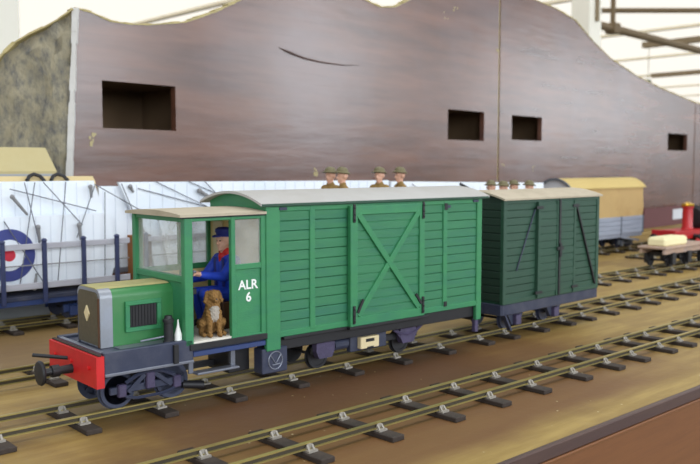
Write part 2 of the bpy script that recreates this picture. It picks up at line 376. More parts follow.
for k in (0.115, 0.62):
    q = (b - a) * k
    MB().tube((q.x, q.y, 0), (q.x, q.y, CEIL_Z - a.z - 4), 26, 26, 8).build('hanger', M['pipe'], t)
    MB().box(q.x - 60, q.x + 60, q.y - 60, q.y + 60, -52, 52, 10).build('clamp', M['pipe'], t)
a = cam_point(594, 10.5, 9000); b = cam_point(690, -2, 9000)
t = thing('ceiling_conduit', 'thin brown conduit along the white roof above the long pipe', 'pipe', tuple(a))
d = (b - a); d.z = 0
MB().tube((0, 0, 0), tuple(d * 1.3), 28, 28, 8).build('conduit_run', M['pipe'], t, True)
p = cam_point(648, 85, 15000)
t = thing('green_sign_box', 'small green box sign far off above the hill board', 'sign', tuple(p))
MB().box(-70, 70, -30, 30, -90, 90, 8).build('sign_case', M['signgreen'], t)
MB().tube((0, 0, 90), (0, 0, CEIL_Z - p.z - 2), 5, 5, 6).build('sign_rod', M['signgreen'], t)

# ------------------------------------------------------------------ the layout table
t = thing('layout_table', 'plywood layout tabletop with brown stain, dark edge strip and wooden fascia', 'table')
MB().box(-900, 4300, 404, 2250, -18, 0, 1).build('tabletop', M['board'], t)
MB().box(-900, 4300, 398, 404, -11, 1.0, 1.0).build('edge_strip', M['trim'], t)
MB().box(-900, 4300, 396.5, 404, -14, -11, 0.8).build('edge_bead', M['fascia'], t)
MB().box(-900, 4300, 399, 408, -330, -14, 1).build('fascia_panel', M['fascia'], t)
for x in (-800, 1700, 4200):
    for y in (440, 2200): MB().box(x - 35, x + 35, y - 35, y + 35, FLOOR_Z, -18, 3).build('leg', M['brown'], t)

# ------------------------------------------------------------------ hill board (brown hardboard wall with openings) and rock end
WA = R(5.5)
hill = thing('hill_board', 'tall brown hardboard hill profile with four dark openings and wavy top', 'backdrop', (3000, 1566, 0), WA)
TOP = [(-2411, 505), (-2382, 490), (-2377, 494), (-2349, 491), (-2312, 481), (-2270, 481), (-2231, 485), (-2154, 499), (-2084, 527), (-2021, 558), (-1960, 600), (-1900, 640), (-1820, 650), (-1740, 632),
       (-1648, 611), (-1595, 603), (-1539, 611), (-1482, 637), (-1400, 690), (-1300, 735), (-1180, 748), (-1073, 742), (-940, 725), (-762, 714), (-631, 695), (-509, 646), (-372, 601), (-164, 561), (67, 531), (443, 496), (700, 480), (1100, 470)]
def top_at(s):
    for (a, za), (b, zb) in zip(TOP, TOP[1:]):
        if a <= s <= b: return za + (zb - za) * (s - a) / (b - a)
    return TOP[-1][1]
def panel(s0, s1, holes, name):
    mb = MB(); xs = sorted(set([s0, s1] + [p[0] for p in TOP if s0 < p[0] < s1] + [v for h in holes for v in h[:2]]))
    for a, b in zip(xs, xs[1:]):
        h = [k for k in holes if k[0] <= a and b <= k[1]]
        def quad(z0a, z0b, z1a, z1b):
            mb.prism([(a, z0a), (b, z0b), (b, z1b), (a, z1a)], lambda s, z: (s, 0, z), lambda s, z: (s, 14, z))
        if h:
            quad(0, 0, h[0][2], h[0][2]); quad(h[0][3], h[0][3], top_at(a), top_at(b))
        else: quad(0, 0, top_at(a), top_at(b))
    bmesh.ops.remove_doubles(mb.bm, verts=mb.bm.verts, dist=0.01)
    inner = [f for f in mb.bm.faces if abs(f.normal.x) > 0.99]
    return mb.build(name, M['wall'], hill)
H1 = (-2330, -2178, 301, 381); H2 = (-1319, -1148, 305, 383); H3 = (-1003, -830, 312, 382); H4 = (158, 364, 298, 364)
MB().prism([(-2408, 0), (-2382, 0), (-2382, 490)], lambda s, z: (s, 0, z), lambda s, z: (s, 14, z)).build('edge_panel', M['wall'], hill)
panel(-2382, -1078, [H1, H2], 'hardboard_panel'); panel(-1070, 440, [H3, H4], 'hardboard_panel'); panel(448, 1100, [], 'hardboard_panel')
MB().box(-1078, -1070, 3, 14, 0, 740).build('joint_strip', M['fibre'], hill)
MB().box(440, 448, 3, 14, 0, 494).build('joint_strip', M['fibre'], hill)
for (a, b, z0, z1) in (H1, H2, H3, H4):                     # dark boxed openings behind the board
    mb = MB(); D = 190
    mb.box(a - 30, b + 60, 14, D, z0 - 20, z0 - 4).box(a - 30, b + 60, 14, D, z1 + 4, z1 + 20)
    mb.box(a - 44, a - 30, 14, D, z0 - 20, z1 + 20).box(b + 60, b + 74, 14, D, z0 - 20, z1 + 20).box(a - 44, b + 74, D, D + 10, z0 - 20, z1 + 20)
    mb.build('recess_box', M['darkvoid'], hill)
mb = MB()                                                   # fuzzy torn edge along the top
for (a, za), (b, zb) in zip(TOP[1:-1], TOP[2:]):
    n = max(1, int((b - a) / 14))
    for k in range(n):
        s = a + (b - a) * k / n; s2 = a + (b - a) * (k + 1) / n; z = top_at(s); zz = top_at(s2)
        j = rnd.uniform(1.5, 5)
        mb.bar((s, 7, z + j * 0.2), (s2 + 2, 7, zz + j * 0.2), 15 + j * 0.5, j * 0.7 + 1)
mb.build('torn_edge', M['fibre'], hill)
MB().path([(-1918, -0.6, 477), (-1900, -0.8, 473), (-1886, -1, 470), (-1848, -1, 463), (-1796, -1, 459), (-1726, -0.9, 459), (-1670, -0.4, 463)], [0.6, 2.2, 2.6, 2.2, 1.8, 1.3, 0.5], 6).build('scratch', M['trim'], hill)
r3 = random.Random(5)
for (s_, z_, n_, sp) in ((-2350, 286, 4, 9), (-2352, 274, 3, 8), (-1812, 228, 2, 6), (-1811, 217, 4, 8), (-1330, 622, 3, 20), (-1290, 634, 3, 16), (-1050, 240, 3, 14), (-880, 232, 3, 18), (-1085, 560, 3, 10)):
    for k in range(n_):                                    # chipped spots showing the pale board
        a_ = s_ + r3.uniform(-sp, sp) * 0.6; b_ = z_ + r3.uniform(-sp, sp) * 0.6; rr = r3.uniform(1.5, 4.0)
        MB().prism([(a_ + rr * math.cos(t_) * r3.uniform(0.6, 1.2), b_ + rr * math.sin(t_) * r3.uniform(0.8, 1.6)) for t_ in (0, 1, 2, 3.1, 4.1, 5.2)], lambda s, z: (s, -0.5, z), lambda s, z: (s, 0.3, z)).build('paint_chip', M['shedroof'], hill)
# braces behind the hill board so that it stands
for s in (-1900, -400, 900):
    MB().prism([(14, 0), (330, 0), (14, 420)], lambda y, z: (s, y, z), lambda y, z: (s + 16, y, z)).build('brace', M['darkvoid'], hill)
MB().box(-1380, 1100, -95, -6, 0, 9, 1).build('foot_ledge', M['board'], hill)

rk = thing('rock_scenery', 'grey mottled rock face with pale corner edge left of hill board', 'scenery', (600, 1337, 0), R(140))
mb = MB()
G = 26; HN = 18; prof = [(0, 485), (15, 470), (30, 458), (45, 446), (60, 434), (75, 422), (90, 405), (110, 380), (160, 360), (240, 345), (400, 330), (640, 320)]
def rtop(s):
    for (a, za), (b, zb) in zip(prof, prof[1:]):
        if a <= s <= b: return za + (zb - za) * (s - a) / (b - a)
    return prof[-1][1]
r2 = random.Random(3); grid = []
for i in range(G + 1):
    s = 640 * (i / G) ** 1.6; row = []
    for k in range(HN + 1):
        z = rtop(s) * k / HN
        lean = 30 * k / HN * max(0, 1 - s / 60)
        row.append(mb.bm.verts.new((s - lean, (0 if i == 0 else r2.uniform(-9, 9)), z)))
    grid.append(row)
for i in range(G):
    for k in range(HN): mb.bm.faces.new((grid[i][k], grid[i + 1][k], grid[i + 1][k + 1], grid[i][k + 1]))
bmesh.ops.solidify(mb.bm, geom=mb.bm.faces[:], thickness=14)
mb.build('rock_face', M['rock'], rk, True)
mb = MB()
for k in range(26):
    z0 = 490 * k / 26; z1 = 490 * (k + 1) / 26
    mb.bar((-30 * k / 26 - 3, 2, z0), (-30 * (k + 1) / 26 - 3, 2, z1), 9 + r2.uniform(-3, 2), 7 + r2.uniform(-2, 2), (0, 1, 0))
mb.build('plaster_edge', M['rockedge'], rk)
mb = MB()
for i in range(40):
    s = 640 * i / 40; s2 = 640 * (i + 1) / 40
    mb.bar((s - 30 * max(0, 1 - s / 60), 0, rtop(s) + r2.uniform(0, 3)), (s2 - 30 * max(0, 1 - s2 / 60), 0, rtop(s2) + r2.uniform(0, 3)), 17, r2.uniform(2, 6))
mb.build('torn_edge', M['fibre'], rk)

# low maroon board with a paper notice by the foot of the hill board
def hill_w(s, off, z): return (3000 + s * math.cos(WA) - off * math.sin(WA), 1566 + s * math.sin(WA) + off * math.cos(WA), z)
t = thing('low_partition', 'low maroon board with end post against the foot of hill board', 'board', hill_w(-60, -30, 9), WA)
MB().box(-60, 352, 0, 10, 0, 72, 1).build('maroon_panel', M['maroon'], t)
MB().box(352, 376, -4, 14, 0, 74, 2).build('end_post', M['black'], t)
o = MB().box(0, 105, 0, 1.2, 0, 40, 0.2).build('paper_notice', M['paper'], None, loc=hill_w(150, -31.5, 30), rz=WA)
o['label'] = 'small pale paper notice fixed on the low maroon board'; o['category'] = 'notice'

# ------------------------------------------------------------------ tracks
def track(name, label, ycen, x0, x1, spacing, phase, jitter=3.0, slen=98, vis_chairs=True, fixed=()):
    t = thing(name, label, 'track', (0, 0, 0), 0, 'model railway tracks')
    for sgn in (-1, 1):
        mb = MB(); n = 40
        sec = [(-2.4, 6.4), (2.4, 6.4), (2.4, 7.0), (0.6, 7.4), (0.6, 10.2), (1.5, 10.7), (1.5, 12.0), (-1.5, 12.0), (-1.5, 10.7), (-0.6, 10.2), (-0.6, 7.4), (-2.4, 7.0)]
        rows = []
        for i in range(n + 1):
            x = x0 + (x1 - x0) * i / n; y = ycen(x) + sgn * 23.8
            rows.append([mb.bm.verts.new((x, y + a, z)) for a, z in sec])
        k = len(sec)
        for i in range(n):
            for j in range(k):
                f = mb.bm.faces.new((rows[i][j], rows[i][(j + 1) % k], rows[i + 1][(j + 1) % k], rows[i + 1][j])); f.material_index = 1 if j in (3, 4, 8, 9) else 0
        mb.bm.faces.new(rows[0]); mb.bm.faces.new(list(reversed(rows[-1])))
        mb.build('rail', [M['railtop'], M['railweb']], t)
    sm = MB().box(-7.5, 7.5, -slen / 2, slen / 2, 0, 4.6, 0.6).mesh('sleeper', M['sleeper'])
    cb = MB()
    for sg in (-1, 1):                                          # two cheeks with an arched web between them, open in the middle
        cb.prism([(-4.4, 4.6), (4.4, 4.6), (3.0, 9.6), (1.8, 10.8), (-1.8, 10.8), (-3.0, 9.6)], lambda a, z: (a, sg * 1.0, z), lambda a, z: (a, sg * 2.2, z))
        for q in (-1, 1): cb.prism([(2.2, 4.6), (6.4, 4.6), (2.2, 10.2)], lambda a, z: (q * 2.6 - 0.9, sg * a, z), lambda a, z: (q * 2.6 + 0.9, sg * a, z))
    cb.box(-5.0, 5.0, -7.0, 7.0, 4.4, 6.4)
    cm = cb.mesh('chair', M['chair'])
    xs = list(fixed); x = phase
    if xs:
        x = xs[0] - spacing
        while x > x0 + 20: xs.insert(0, x + rnd.uniform(-jitter, jitter)); x -= spacing
        x = xs[-1] + spacing
    while x < x1 - 20: xs.append(x + rnd.uniform(-jitter, jitter)); x += spacing
    for xx in xs:
        s = link('sleeper', sm, t, (xx, ycen(xx), 0), R(rnd.uniform(-1.6, 1.6)))
        if vis_chairs:
            for sgn in (-1, 1):
                c = link('rail_chair', cm, s, (0, sgn * 23.8, 0))
        x += spacing
    return t
yA = lambda x: 545.0
yB = lambda x: 733.5 + 20.0 * (1 - math.exp(-((x - 850) / 720.0) ** 2))
yC = lambda x: 918.0
yD = lambda x: 1225.0
yE = lambda x: 1065.0
track('railway_track', 'empty front track of brass rails nearest the table edge', yA, -700, 4200, 70.0, -655, fixed=(439, 519, 603, 676, 746, 826, 897, 958, 1028, 1081))
track('railway_track', 'second track from the table edge, under the green railcar and van', yB, -700, 4200, 71.0, -653, fixed=(262, 338, 415, 495, 576, 656, 736, 816, 896, 953, 1025, 1096, 1154, 1226, 1299))
track('railway_track', 'third track from the table edge, carrying the flat wagon with cream slab', yC, -700, 4200, 75, -660)
track('railway_track', 'track along the back carrying the aeroplane wagons and canvas wagon', yD, -400, 4200, 75, -360)
track('railway_track', 'short track at far right under the red engine', yE, 1990, 4200, 75, 2020)

# ------------------------------------------------------------------ shared wheel meshes
def wheel_mesh(r, mat_, spokes=8, w=5.0, name='wheel'):
    mb = MB()
    mb.lathe([(r * 0.80, -w / 2), (r, -w / 2), (r, w * 0.3), (r + 1.6, w * 0.32), (r + 1.6, w / 2), (r * 0.80, w / 2), (r * 0.80, -w / 2)], (0, 0, 0), (0, 1, 0), 28)
    mb.lathe([(r * 0.24, -w / 2 - 0.6), (r * 0.24, w / 2)], (0, 0, 0), (0, 1, 0), 14)
    for k in range(spokes):
        a = 2 * math.pi * k / spokes
        mb.bar((math.cos(a) * r * 0.2, 0, math.sin(a) * r * 0.2), (math.cos(a) * r * 0.84, 0, math.sin(a) * r * 0.84), w * 0.5, r * 0.13, (0, 1, 0))
    return mb.mesh(name, mat_)
def disc_wheel(r, mat_, w=5.0):
    mb = MB()
    mb.lathe([(r * 0.2, -w / 2 - 0.5), (r * 0.25, -w / 2 + 0.8), (r * 0.75, -w / 2 + 0.8), (r * 0.8, -w / 2), (r, -w / 2), (r, w * 0.3), (r + 1.4, w * 0.32), (r + 1.4, w / 2), (0.5, w / 2)], (0, 0, 0), (0, 1, 0), 24)
    return mb.mesh('wheel', mat_)
def wheels(par, us, r, me, axle_mat, v=23.8):
    for u in us:
        for sgn in (-1, 1):
            o = link('wheel', me, par, (u, sgn * v, 12 + r)); 
            if sgn > 0: o.rotation_euler.z = math.pi
        MB().tube((u, -v - 6, 12 + r), (u, v + 6, 12 + r), 1.8, 1.8, 8).build('axle', axle_mat, par)

# ------------------------------------------------------------------ the green railcar
HW = 53.0
XC = 500.0; RC_RZ = R(-2.0)
rc = thing('goods_railcar', 'bright green railcar with square bonnet, glazed cab and sliding door van body', 'railcar', (XC, yB(XC), 0), RC_RZ)
# --- frame and deck
MB().box(-152, -60, -46, 46, 64, 69.5, 0.6).build('deck', M['navy'], rc)
fr = MB().box(-152, -62, -HW, -46, 51, 72, 0.8).box(-62, 24, -HW + 3, -44, 56, 64, 0.8).build('frame', M['navy'], rc)
MB().box(-152, -62, 46, HW, 51, 72, 0.8).box(-62, 24, 44, HW - 3, 56, 64, 0.8).build('frame', M['navy'], rc)
MB().box(-152, -62, -HW - 1.5, -HW + 3, 50, 52.6, 0.4).build('frame_flange', M['steel'], fr)
MB().box(-62, 22, -HW - 0.6, -HW + 4, 55, 60, 0.5).build('frame_rail', M['navyblue'], fr)
MB().box(-70, 24, -HW + 4.6, HW - 1, 64, 69.5, 0.4).box(-61, -18, -HW + 1, -HW + 5, 64, 69.4, 0.3).build('cab_floor', M['floorboard'], rc)
MB().box(-66, 24, -HW - 1.5, -HW + 1, 61.5, 67.5, 0.5).build('floor_edge', M['black'], rc)
# --- buffer beam, coupling
bb = MB().prism([(-HW, 40.5), (HW, 40.5), (HW, 69), (-HW, 69)], lambda v, z: (-159.5, v, z), lambda v, z: (-152, v, z)).build('buffer_beam', M['red'], rc)
for v in (-38, 0, 38): MB().tube((-161.5, v, 57), (-158.5, v, 57), 2.2, 1.8, 6).build('bolt', M['red'], bb)
MB().box(-152, -148, -HW + 2, HW - 2, 64, 71.5, 0.5).build('beam_backing', M['steel'], bb)
MB().box(-157, -154, -HW + 1, HW - 1, 69, 70.5, 0.3).build('beam_cap', M['sleeper'], bb)
cp = MB().tube((-159, 0, 50), (-186, 0, 50), 4.2, 3.4, 12).tube((-172, 0, 50), (-179, 0, 50), 5.6, 5.6, 12).build('coupling_shank', M['black'], rc, True)
MB().lathe([(2, 0), (11, 0.5), (11.6, 2.0), (10.6, 3.6), (2, 4.5)], (-187, 0, 50), (-1, 0, 0), 22).build('buffer_plate', M['black'], cp, True)
MB().tube((-159, 10, 58), (-186, 26, 62), 1.8, 1.8, 8).build('coupling_pin', M['black'], cp, True)
# --- bonnet
def arch_box(hw, z0, z1, rad, n=6):
    pts = [(-hw, z0)]
    for k in range(n + 1):
        a = math.pi - (math.pi / 2) * k / n; pts.append((-hw + rad + rad * math.cos(a), z1 - rad + rad * math.sin(a)))
    for k in range(n + 1):
        a = math.pi / 2 - (math.pi / 2) * k / n; pts.append((hw - rad + rad * math.cos(a), z1 - rad + rad * math.sin(a)))
    pts.append((hw, z0)); return pts
BW = 24.5
bo = MB().prism(arch_box(BW, 69.5, 124, 9), lambda v, z: (-131, v, z), lambda v, z: (-66, v, z)).build('bonnet', M['bonnet_green'], rc, True)
MB().prism(arch_box(BW + 0.4, 70, 124.4, 9), lambda v, z: (-142, v, z), lambda v, z: (-130, v, z)).build('radiator_shell', M['silver'], bo, True)
MB().prism([(-15, 124.1), (-19, 123.6), (-15, 125), (15, 125), (19, 123.6), (15, 124.1)], lambda v, z: (-142.3, v, z), lambda v, z: (-68, v, z)).build('dusty_top', M['dusty'], bo)
MB().prism(arch_box(BW - 4, 72, 121, 6), lambda v, z: (-143.2, v, z), lambda v, z: (-141.5, v, z)).build('radiator_core', mat('radiator_core', (86, 78, 58), 0.6, 0.3, 250), bo, True)
MB().box(-142.8, -139, -BW + 1.0, -BW + 5, 70, 116, 0.4).build('shell_edge', M['brown'], bo)
MB().box(-142.8, -139, BW - 5, BW - 1, 70, 116, 0.4).build('shell_edge', M['navy'], bo)
bd = MB().prism([(0, 92.5), (5.4, 100), (0, 107.5), (-5.4, 100)], lambda v, z: (-144.4, v, z), lambda v, z: (-143, v, z)).build('badge', M['creambox'], bo)
gy = -BW
MB().box(-118, -81, gy - 3, gy, 82, 86, 0.4).box(-118, -81, gy - 3, gy, 107, 111, 0.4).box(-118, -113.6, gy - 3, gy, 86, 107, 0.4).box(-85.4, -81, gy - 3, gy, 86, 107, 0.4).build('vent_frame', M['green'], bo)
MB().box(-113.6, -85.4, gy - 0.4, gy + 0.5, 86, 107).build('vent_backing', M['black'], bo)
for k in range(9):
    u = -112.5 + k * 3.2; MB().bar((u, gy - 1.2, 86.4), (u, gy - 1.2, 106.6), 0.6, 2.0, (1, -0.6, 0)).build('louvre', M['black'], bo)
MB().box(-130, -70, -46, -BW - 2, 69.5, 70.6, 0.3).build('running_plate', M['steel'], rc)
MB().tube((-108, -36, 74), (-79, -42, 77), 1.0, 1.0, 8).build('brake_lever', M['steel'], rc, True)
MB().lathe([(5.2, 0), (5.4, 2), (4.6, 3), (4.6, 20), (5.4, 20.5), (5.4, 23), (4, 24), (3.4, 26.5), (1, 27)], (-82, -42, 69.5), seg=16).build('sand_canister', M['black'], rc, True)
MB().lathe([(3.6, 0), (3.6, 8), (2.6, 11), (1.0, 17), (0.5, 22), (0.2, 22.4)], (-73.5, -45, 69.5), seg=14).build('oil_bottle', M['white'], rc, True)
MB().box(-84, -79, -HW - 3, -HW, 52, 70, 0.5).build('hanger_bracket', M['black'], rc)
# --- cab
cab = MB()
for v0 in (-HW, HW - 7): cab.box(-70, -61, v0, v0 + 7, 66, 189, 0.6)
for v0 in (-HW, HW - 5): cab.box(-18, -13, v0, v0 + 5, 66, 189, 0.5).box(17.5, 24, v0, v0 + 5, 64, 189, 0.5)
cab.box(-69, -62, -HW + 5, HW - 5, 126, 132, 0.6).box(-69, -62, -HW + 5, HW - 5, 184, 189, 0.6)
cab.box(-62, 22, -HW + 0.5, -HW + 4.5, 184.5, 189, 0.5).box(-62, 22, HW - 4.5, HW - 0.5, 184, 189, 0.5)
cab.box(-14, 18, -HW + 0.6, -HW + 4.6, 134.5, 140, 0.5).box(-62, 18, HW - 4.6, HW - 0.6, 126, 132, 0.5)
cab.box(-14, 18, -HW + 0.4, -HW + 4.4, 64, 69, 0.5)
cab = cab.build('cab_frame', M['green'], rc)
MB().box(-67, -64, -HW + 5, HW - 5, 69.5, 127).build('front_panel', M['green'], cab)
MB().box(-13.5, 18, -HW + 2.2, -HW + 4, 68, 136).build('door_panel', M['green'], cab)
MB().box(-62, 18, HW - 4, HW - 2.2, 69, 127).build('far_side_panel', M['cream'], cab)
MB().box(-66.2, -65.2, -HW + 6, HW - 6, 131, 185).build('windscreen_pane', M['glass'], cab)
MB().box(-13.5, 18, -HW + 2.2, -HW + 2.9, 139, 185).build('side_pane', M['glass'], cab)
MB().box(-16, 18, HW - 2.9, HW - 2.2, 131, 185).build('side_pane', M['glass'], cab)
MB().box(21.0, 23.4, -HW + 5, HW - 5, 69.5, 190).build('rear_lining', M['cream'], cab)
MB().box(19, 21.2, 22, 40, 70, 178, 0.5).build('locker_door', M['creambox'], cab)
ro = MB(); n = 12; pts = []
for k in range(n + 1):
    v = -56 + 112 * k / n; pts.append((v, 191.4 + 3.2 * (1 - (v / 56.0) ** 2)))
pts += [(56, 189.0), (-56, 189.0)]
ro.prism(pts, lambda v, z: (-76, v, z), lambda v, z: (22.6, v, z)); ro.build('cab_roof', M['cabroof'], rc, True)
MB().box(-75, 22.5, -55.5, -53.5, 187.8, 190.2, 0.3).build('roof_gutter', M['black'], rc)

def text(body, size, parent, loc, rx, mat_, name='lettering', bold=0.0):
    cu = bpy.data.curves.new(name, 'FONT'); cu.body = body; cu.size = size * MM; cu.align_x = 'CENTER'; cu.extrude = 0.0002; cu.offset = bold * MM
    tmp = bpy.data.objects.new(name, cu); COL.objects.link(tmp); bpy.context.view_layer.update()
    me = bpy.data.meshes.new_from_object(tmp.evaluated_get(bpy.context.evaluated_depsgraph_get()))
    bpy.data.objects.remove(tmp); bpy.data.curves.remove(cu)
    me.materials.clear(); me.materials.append(mat_)
    o = link(name, me, parent, loc); o.rotation_euler = rx; return o
text('ALR', 13.0, cab, (2.5, -HW + 1.9, 114.5), (R(90), 0, 0), M['white'], 'lettering', 0.28)
text('6', 13.0, cab, (3.0, -HW + 1.9, 102), (R(90), 0, 0), M['white'], 'lettering', 0.28)
# --- cab fittings
MB().box(-58, -49, -34, -24, 69.5, 112, 0.6).box(-60, -47, -36, -22, 112, 118, 0.8).build('control_stand', M['black'], rc)
MB().tube((-54, -26, 118), (-40, -18, 131), 1.1, 1.1, 8).lathe([(3, 0), (3, 1.5)], (-40, -18, 131), (0.4, 0.3, 1), 10).build('brake_handle', M['steel'], rc, True)
MB().box(-6, 19, -18, 24, 69.5, 97, 1.2).build('driver_seat', M['brown'], rc)
# --- van body
vb = MB().box(27, 354, -HW + 3.2, HW - 3.2, 60, 198).build('van_body', M['green'], rc)
FT = 197.2; CR = 208.8
def roofz(v, hw=58.0, e=FT, c=CR): return e + (c - e) * (1 - (v / hw) ** 2)
n = 18; arc = [(-52 + 104 * k / n, roofz(-52 + 104 * k / n)) for k in range(n + 1)]
MB().prism([(-52, 188)] + arc + [(52, 188)], lambda v, z: (23.4, v, z), lambda v, z: (30, v, z)).build('front_gable', M['green'], vb, True)
MB().prism([(-52, 60)] + arc + [(52, 60)], lambda v, z: (350, v, z), lambda v, z: (355.5, v, z)).build('end_wall', M['green'], vb, True)
arc = [(-58 + 116 * k / 20, roofz(-58 + 116 * k / 20) + 2.3) for k in range(21)]; arc2 = [(v, z - 2.6) for v, z in reversed(arc)]
MB().prism(arc + arc2, lambda v, z: (14, v, z), lambda v, z: (366, v, z)).build('van_roof', M['roof'], rc, True)
MB().box(15, 365, -58.2, -56.6, 196.2, 199, 0.3).build('roof_edge', M['vangreen'], rc)
NP = 12; PZ0 = 66.0; PZ1 = 191.0
def planks(par, u0, u1, y, thick, z0, z1, n, mat_, gap=0.5, bev=0.45):
    h = (z1 - z0) / n
    for k in range(n):
        dy = rnd.uniform(-0.25, 0.25)
        MB().box(u0, u1, y + dy, y + thick, z0 + k * h + gap / 2, z0 + (k + 1) * h - gap / 2, bev).build('plank', mat_, par)
for (a, b) in ((40.5, 79.5), (86.5, 132), (249, 285.5), (292.5, 349)):
    planks(vb, a - 1, b + 1, -HW + 0.6, 3.0, PZ0, PZ1, NP, M['green_plank'])
MB().box(22.8, 40.5, -HW - 1.5, -HW + 4, 48, 197, 0.8).build('corner_post', M['green'], vb)
MB().box(347, 356.5, -HW - 1.5, -HW + 4, 42, 197, 0.8).build('corner_post', M['green'], vb)
for u in (83, 289): MB().box(u - 3.6, u + 3.6, -HW - 1.2, -HW + 3, 64, 197, 0.7).build('body_post', M['green'], vb)
MB().box(40, 348, -HW - 0.8, -HW + 3, 190.5, 197, 0.6).build('top_rail', M['green'], vb)
MB().box(40, 348, -HW - 0.8, -HW + 3, 60.5, 67, 0.6).build('bottom_rail', M['green'], vb)
MB().box(44, 250, -HW - 2.2, -HW + 2, 57.6, 60.6, 0.4).build('door_track', M['black'], vb)
MB().box(27, 354, -HW + 4, -30, 46, 60, 0.6).box(27, 354, 30, HW - 4, 46, 60, 0.6).build('sole_bar', M['black'], vb)
for u, zz in ((44, 193.5), (292, 188), (344, 193.5)): MB().box(u - 5, u + 5, -HW - 2.2, -HW, zz - 1.6, zz + 1.6, 0.3).build('corner_strap', M['navy'], vb)
MB().box(286.5, 291.5, -HW - 2.4, -HW - 0.8, 184, 192, 0.3).build('post_strap', M['black'], vb)
MB().box(286.5, 291.5, -HW - 2.4, -HW - 0.8, 66, 72, 0.3).build('post_strap', M['black'], vb)
# --- sliding door with crossed braces
D0, D1, DZ0, DZ1 = 132.0, 247.0, 60.5, 193.5; DY = -HW - 6.0
dr = MB().box(D0, D1, DY + 2.5, -HW - 0.5, DZ0, DZ1).build('van_door', M['green'], rc)
planks(dr, D0 + 9, D1 - 6, DY + 1.6, 1.6, DZ0 + 9, DZ1 - 9, NP, M['green_plank'], 0.8, 0.4)
MB().box(D0 - 0.5, D0 + 10, DY - 0.6, DY + 3, DZ0, DZ1, 0.5).build('door_stile', M['green'], dr)
MB().box(D1 - 8, D1 + 0.5, DY - 0.6, DY + 3, DZ0, DZ1, 0.5).build('door_stile', M['green'], dr)
MB().box(D0 + 8, D1 - 6, DY - 0.5, DY + 3, DZ1 - 10, DZ1, 0.5).build('door_rail', M['green'], dr)
MB().box(D0 + 8, D1 - 6, DY - 0.5, DY + 3, DZ0, DZ0 + 10, 0.5).build('door_rail', M['green'], dr)
MB().bar((D0 + 11, DY + 0.6, DZ1 - 9), (D1 - 9, DY + 0.6, DZ0 + 11), 3.4, 7.0, (0, 0.0, 1), 0.4).build('door_brace', M['green'], dr)
MB().bar((D0 + 11, DY + 0.9, DZ0 + 11), (D1 - 9, DY + 0.9, DZ1 - 9), 3.4, 7.0, (0, 0.0, 1), 0.4).build('door_brace', M['green'], dr)
for u in (D0 + 4, D1 - 3):
    for z in (DZ1 - 9, DZ0 + 12):
        s = MB().box(u - 1.6, u + 1.6, DY - 2.4, DY - 0.5, z - 9, z + 11, 0.4)
        for q in (-6, 0, 7): s.ball((u, DY - 2.6, z + q), 1.3, 1, 1.3, 8, 5)
        s.build('door_strap', M['black'], dr)
MB().bar((D0 + 9, DY - 1.6, DZ0 + 15), (D0 + 17, DY - 1.6, DZ0 + 29), 1.6, 3, (0, 0, 1)).build('brace_strap', M['black'], dr)
MB().bar((D1 - 6, DY - 1.6, DZ0 + 15), (D1 - 15, DY - 1.6, DZ0 + 27), 1.6, 3, (0, 0, 1)).build('brace_strap', M['black'], dr)
MB().box(D0 - 2, 258, DY - 1.0, -HW, 57.4, 60.4, 0.4).build('door_sill', M['black'], dr)
# --- running gear
WM = wheel_mesh(17.0, mat('wheel_steel_blue', (74, 80, 100), 0.35, 0.2, 60, metal=0.4))
tk = MB().box(-138, -62, -34, -30, 27, 34, 0.6).box(-138, -62, 30, 34, 27, 34, 0.6).box(-104, -94, -34, 34, 30, 40).build('leading_truck', M['navy'], rc)
wheels(tk, (-127.0, -70.0), 17.0, WM, M['black'])
for sgn in (-1, 1):
    for u in (-127, -70): MB().box(u - 4, u + 4, sgn * 34 - 3, sgn * 34 + 3, 24, 36, 1).build('axle_box', M['purple'], tk)
    MB().box(-103, -94, sgn * 35 - 2.5, sgn * 35 + 2.5, 28, 44, 1).build('spring_block', M['purple'], tk)
    MB().path([(-124, sgn * 36, 37), (-112, sgn * 36, 43), (-99, sgn * 36, 45.5), (-86, sgn * 36, 43), (-73, sgn * 36, 37)], 2.0, 6).build('leaf_spring', M['navy'], tk)
    MB().path([(-124, sgn * 35, 24), (-112, sgn * 35, 21), (-86, sgn * 35, 21), (-73, sgn * 35, 24)], 1.6, 6).build('tie_bar', M['navy'], tk)
    MB().bar((-121, sgn * 35, 28), (-104, sgn * 35, 42), 2, 4).build('equaliser', M['navy'], tk)
    MB().bar((-76, sgn * 35, 28), (-94, sgn * 35, 42), 2, 4).build('equaliser', M['navy'], tk)
W2 = disc_wheel(14.0, M['black'])
tb = MB().box(98, 262, -33, -29, 30, 38, 0.6).box(98, 262, 29, 33, 30, 38, 0.6).box(170, 190, -33, 33, 32, 46).build('trailing_bogie', M['black'], rc)
wheels(tb, (112.0, 240.0), 14.0, W2, M['black'])
